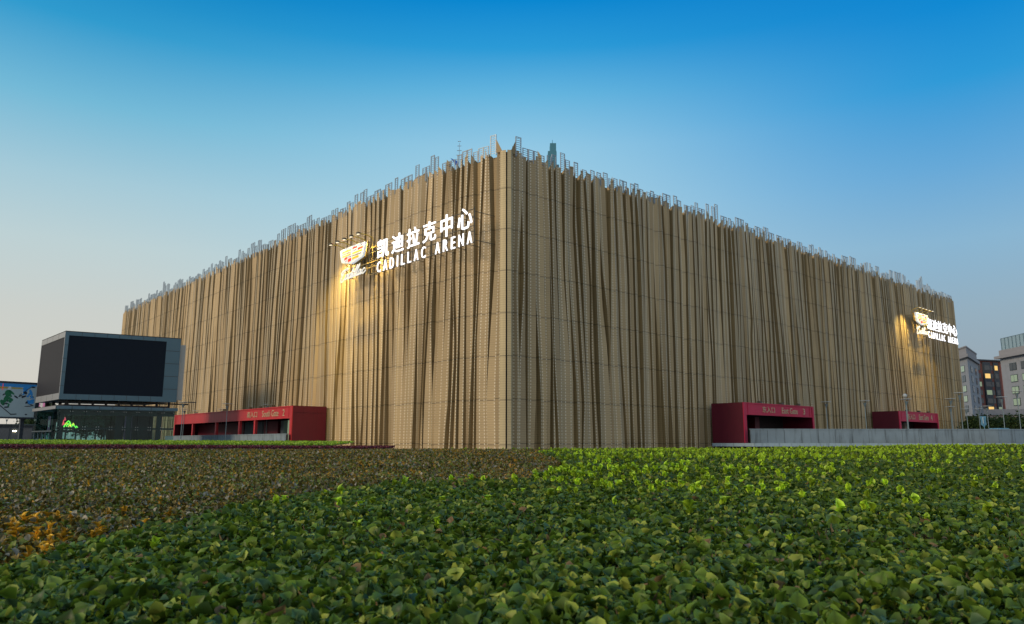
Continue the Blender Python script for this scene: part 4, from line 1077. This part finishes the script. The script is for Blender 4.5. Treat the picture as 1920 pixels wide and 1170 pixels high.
zpur = lambda x, y: .80+.11*np.clip((-x-12)/25, 0, 1)+(y-48)*.012
zgrn = lambda x, y: .98+.12*np.clip((-x-14)/26, 0, 1)+(y-54)*.022
strip('purple_hedge', 'narrow dark purple hedge strip behind the brown bed on the left', 'leaf_small', 48, 52, zpur, -8, ((.05, .010, .014), (.20, .03, .05)), 120, .11, 'under_brown')
strip('bright_hedge', 'bright yellow green hedge strip before the glass pavilion on the left', 'leaf_small', 54, 63, zgrn, -13, ((.13, .24, .015), (.42, .62, .04)), 90, .12, 'under_green')

# ------------------------------------------------------------------ trees
def tree(px, Y, h, r, label, seed, col=((.015, .03, .01), (.05, .085, .025)), n=2600, base=.35):
    rs = np.random.RandomState(seed); x, y = at_y(px, Y)
    t = thing('tree', label, 'tree', (x, y, 0), 'bushy trees beyond the plaza')
    mb = MB(); mb.tube([(x, y, 0), (x+.1, y, h*.3), (x-.05, y+.1, h*.6), (x, y, h*.85)], .16, 7, r_end=.04)
    for k in range(6):
        a = k*1.05+seed; q = h*(.3+.08*k)
        mb.tube([(x, y, q), (x+.35*r*math.cos(a), y+.35*r*math.sin(a), q+h*.1), (x+.75*r*math.cos(a), y+.75*r*math.sin(a), q+h*.22)], .06, 5, r_end=.015)
    mb.build('trunk', 'bark', t)
    nc = 26; cz = h*(base+1)/2; cc = rs.normal(0, 1, (nc, 3)); cc /= np.linalg.norm(cc, axis=1)[:, None]; cc *= rs.uniform(.35, .95, (nc, 1))
    cc = cc*np.array([r, r, h*(1-base)/2])+np.array([0, 0, cz]); w_ = rs.randint(0, nc, n)
    P = cc[w_]+rs.normal(0, 1, (n, 3))*np.array([r*.2, r*.2, h*.065]); P[:, 2] = np.clip(P[:, 2], .4, None)
    D = rs.normal(0, 1, (n, 3)); D /= np.linalg.norm(D, axis=1)[:, None]; Nn = rs.normal(0, 1, (n, 3))+np.array([0, 0, .6]); Nn -= D*(Nn*D).sum(1)[:, None]; Nn /= np.linalg.norm(Nn, axis=1)[:, None]
    tone = rs.rand(nc)[w_][:, None]*.6+rs.rand(n, 1)*.4
    c = np.array(col[0])+(np.array(col[1])-np.array(col[0]))*tone
    leaf_object('crown', P, Nn, D, rs.uniform(.22, .45, n)*(Y/140)**.5, c, 'leaf_tree', t)
TR = [(1826, 128, 5.3, 2.3, 'round dark tree touching the right end of the arena'),
      (1848, 138, 5.2, 2.6, 'dark bushy tree behind the blue road sign'),
      (1868, 132, 5.6, 2.6, 'olive bushy tree below the low beige hall, left of the bulb lamp'),
      (1890, 140, 6.0, 2.6, 'dark bushy tree behind the small blue roofed booth'),
      (1910, 128, 5.8, 2.6, 'dense dark tree nearest the right edge of the picture'),
      (1935, 134, 5.8, 2.8, 'tree just past the right edge behind the concrete wall'),
      (72, 118, 7.0, 2.2, 'tall dark tree between the billboard and the glass pavilion'),
      (80, 128, 8.6, 2.4, 'leafy tree peeking beside the lower left corner of the dark screen'),
      (60, 130, 6.5, 2.5, 'dark tree behind the booth under the billboard frame'),
      (150, 128, 6.4, 3.2, 'green tree seen through the left half of the glass pavilion'),
      (188, 132, 6.4, 3.2, 'green tree seen through the middle of the glass pavilion'),
      (222, 136, 6.2, 3.0, 'green tree seen through the right half of the glass pavilion')]
for i, (px, Y, h, r, lb) in enumerate(TR):
    tree(px, Y, h, r, lb, 40+i, col=((.03, .05, .02), (.09, .13, .05)) if 140 < px < 240 else ((.022, .042, .012), (.06, .10, .03)))
bpy.context.view_layer.update()
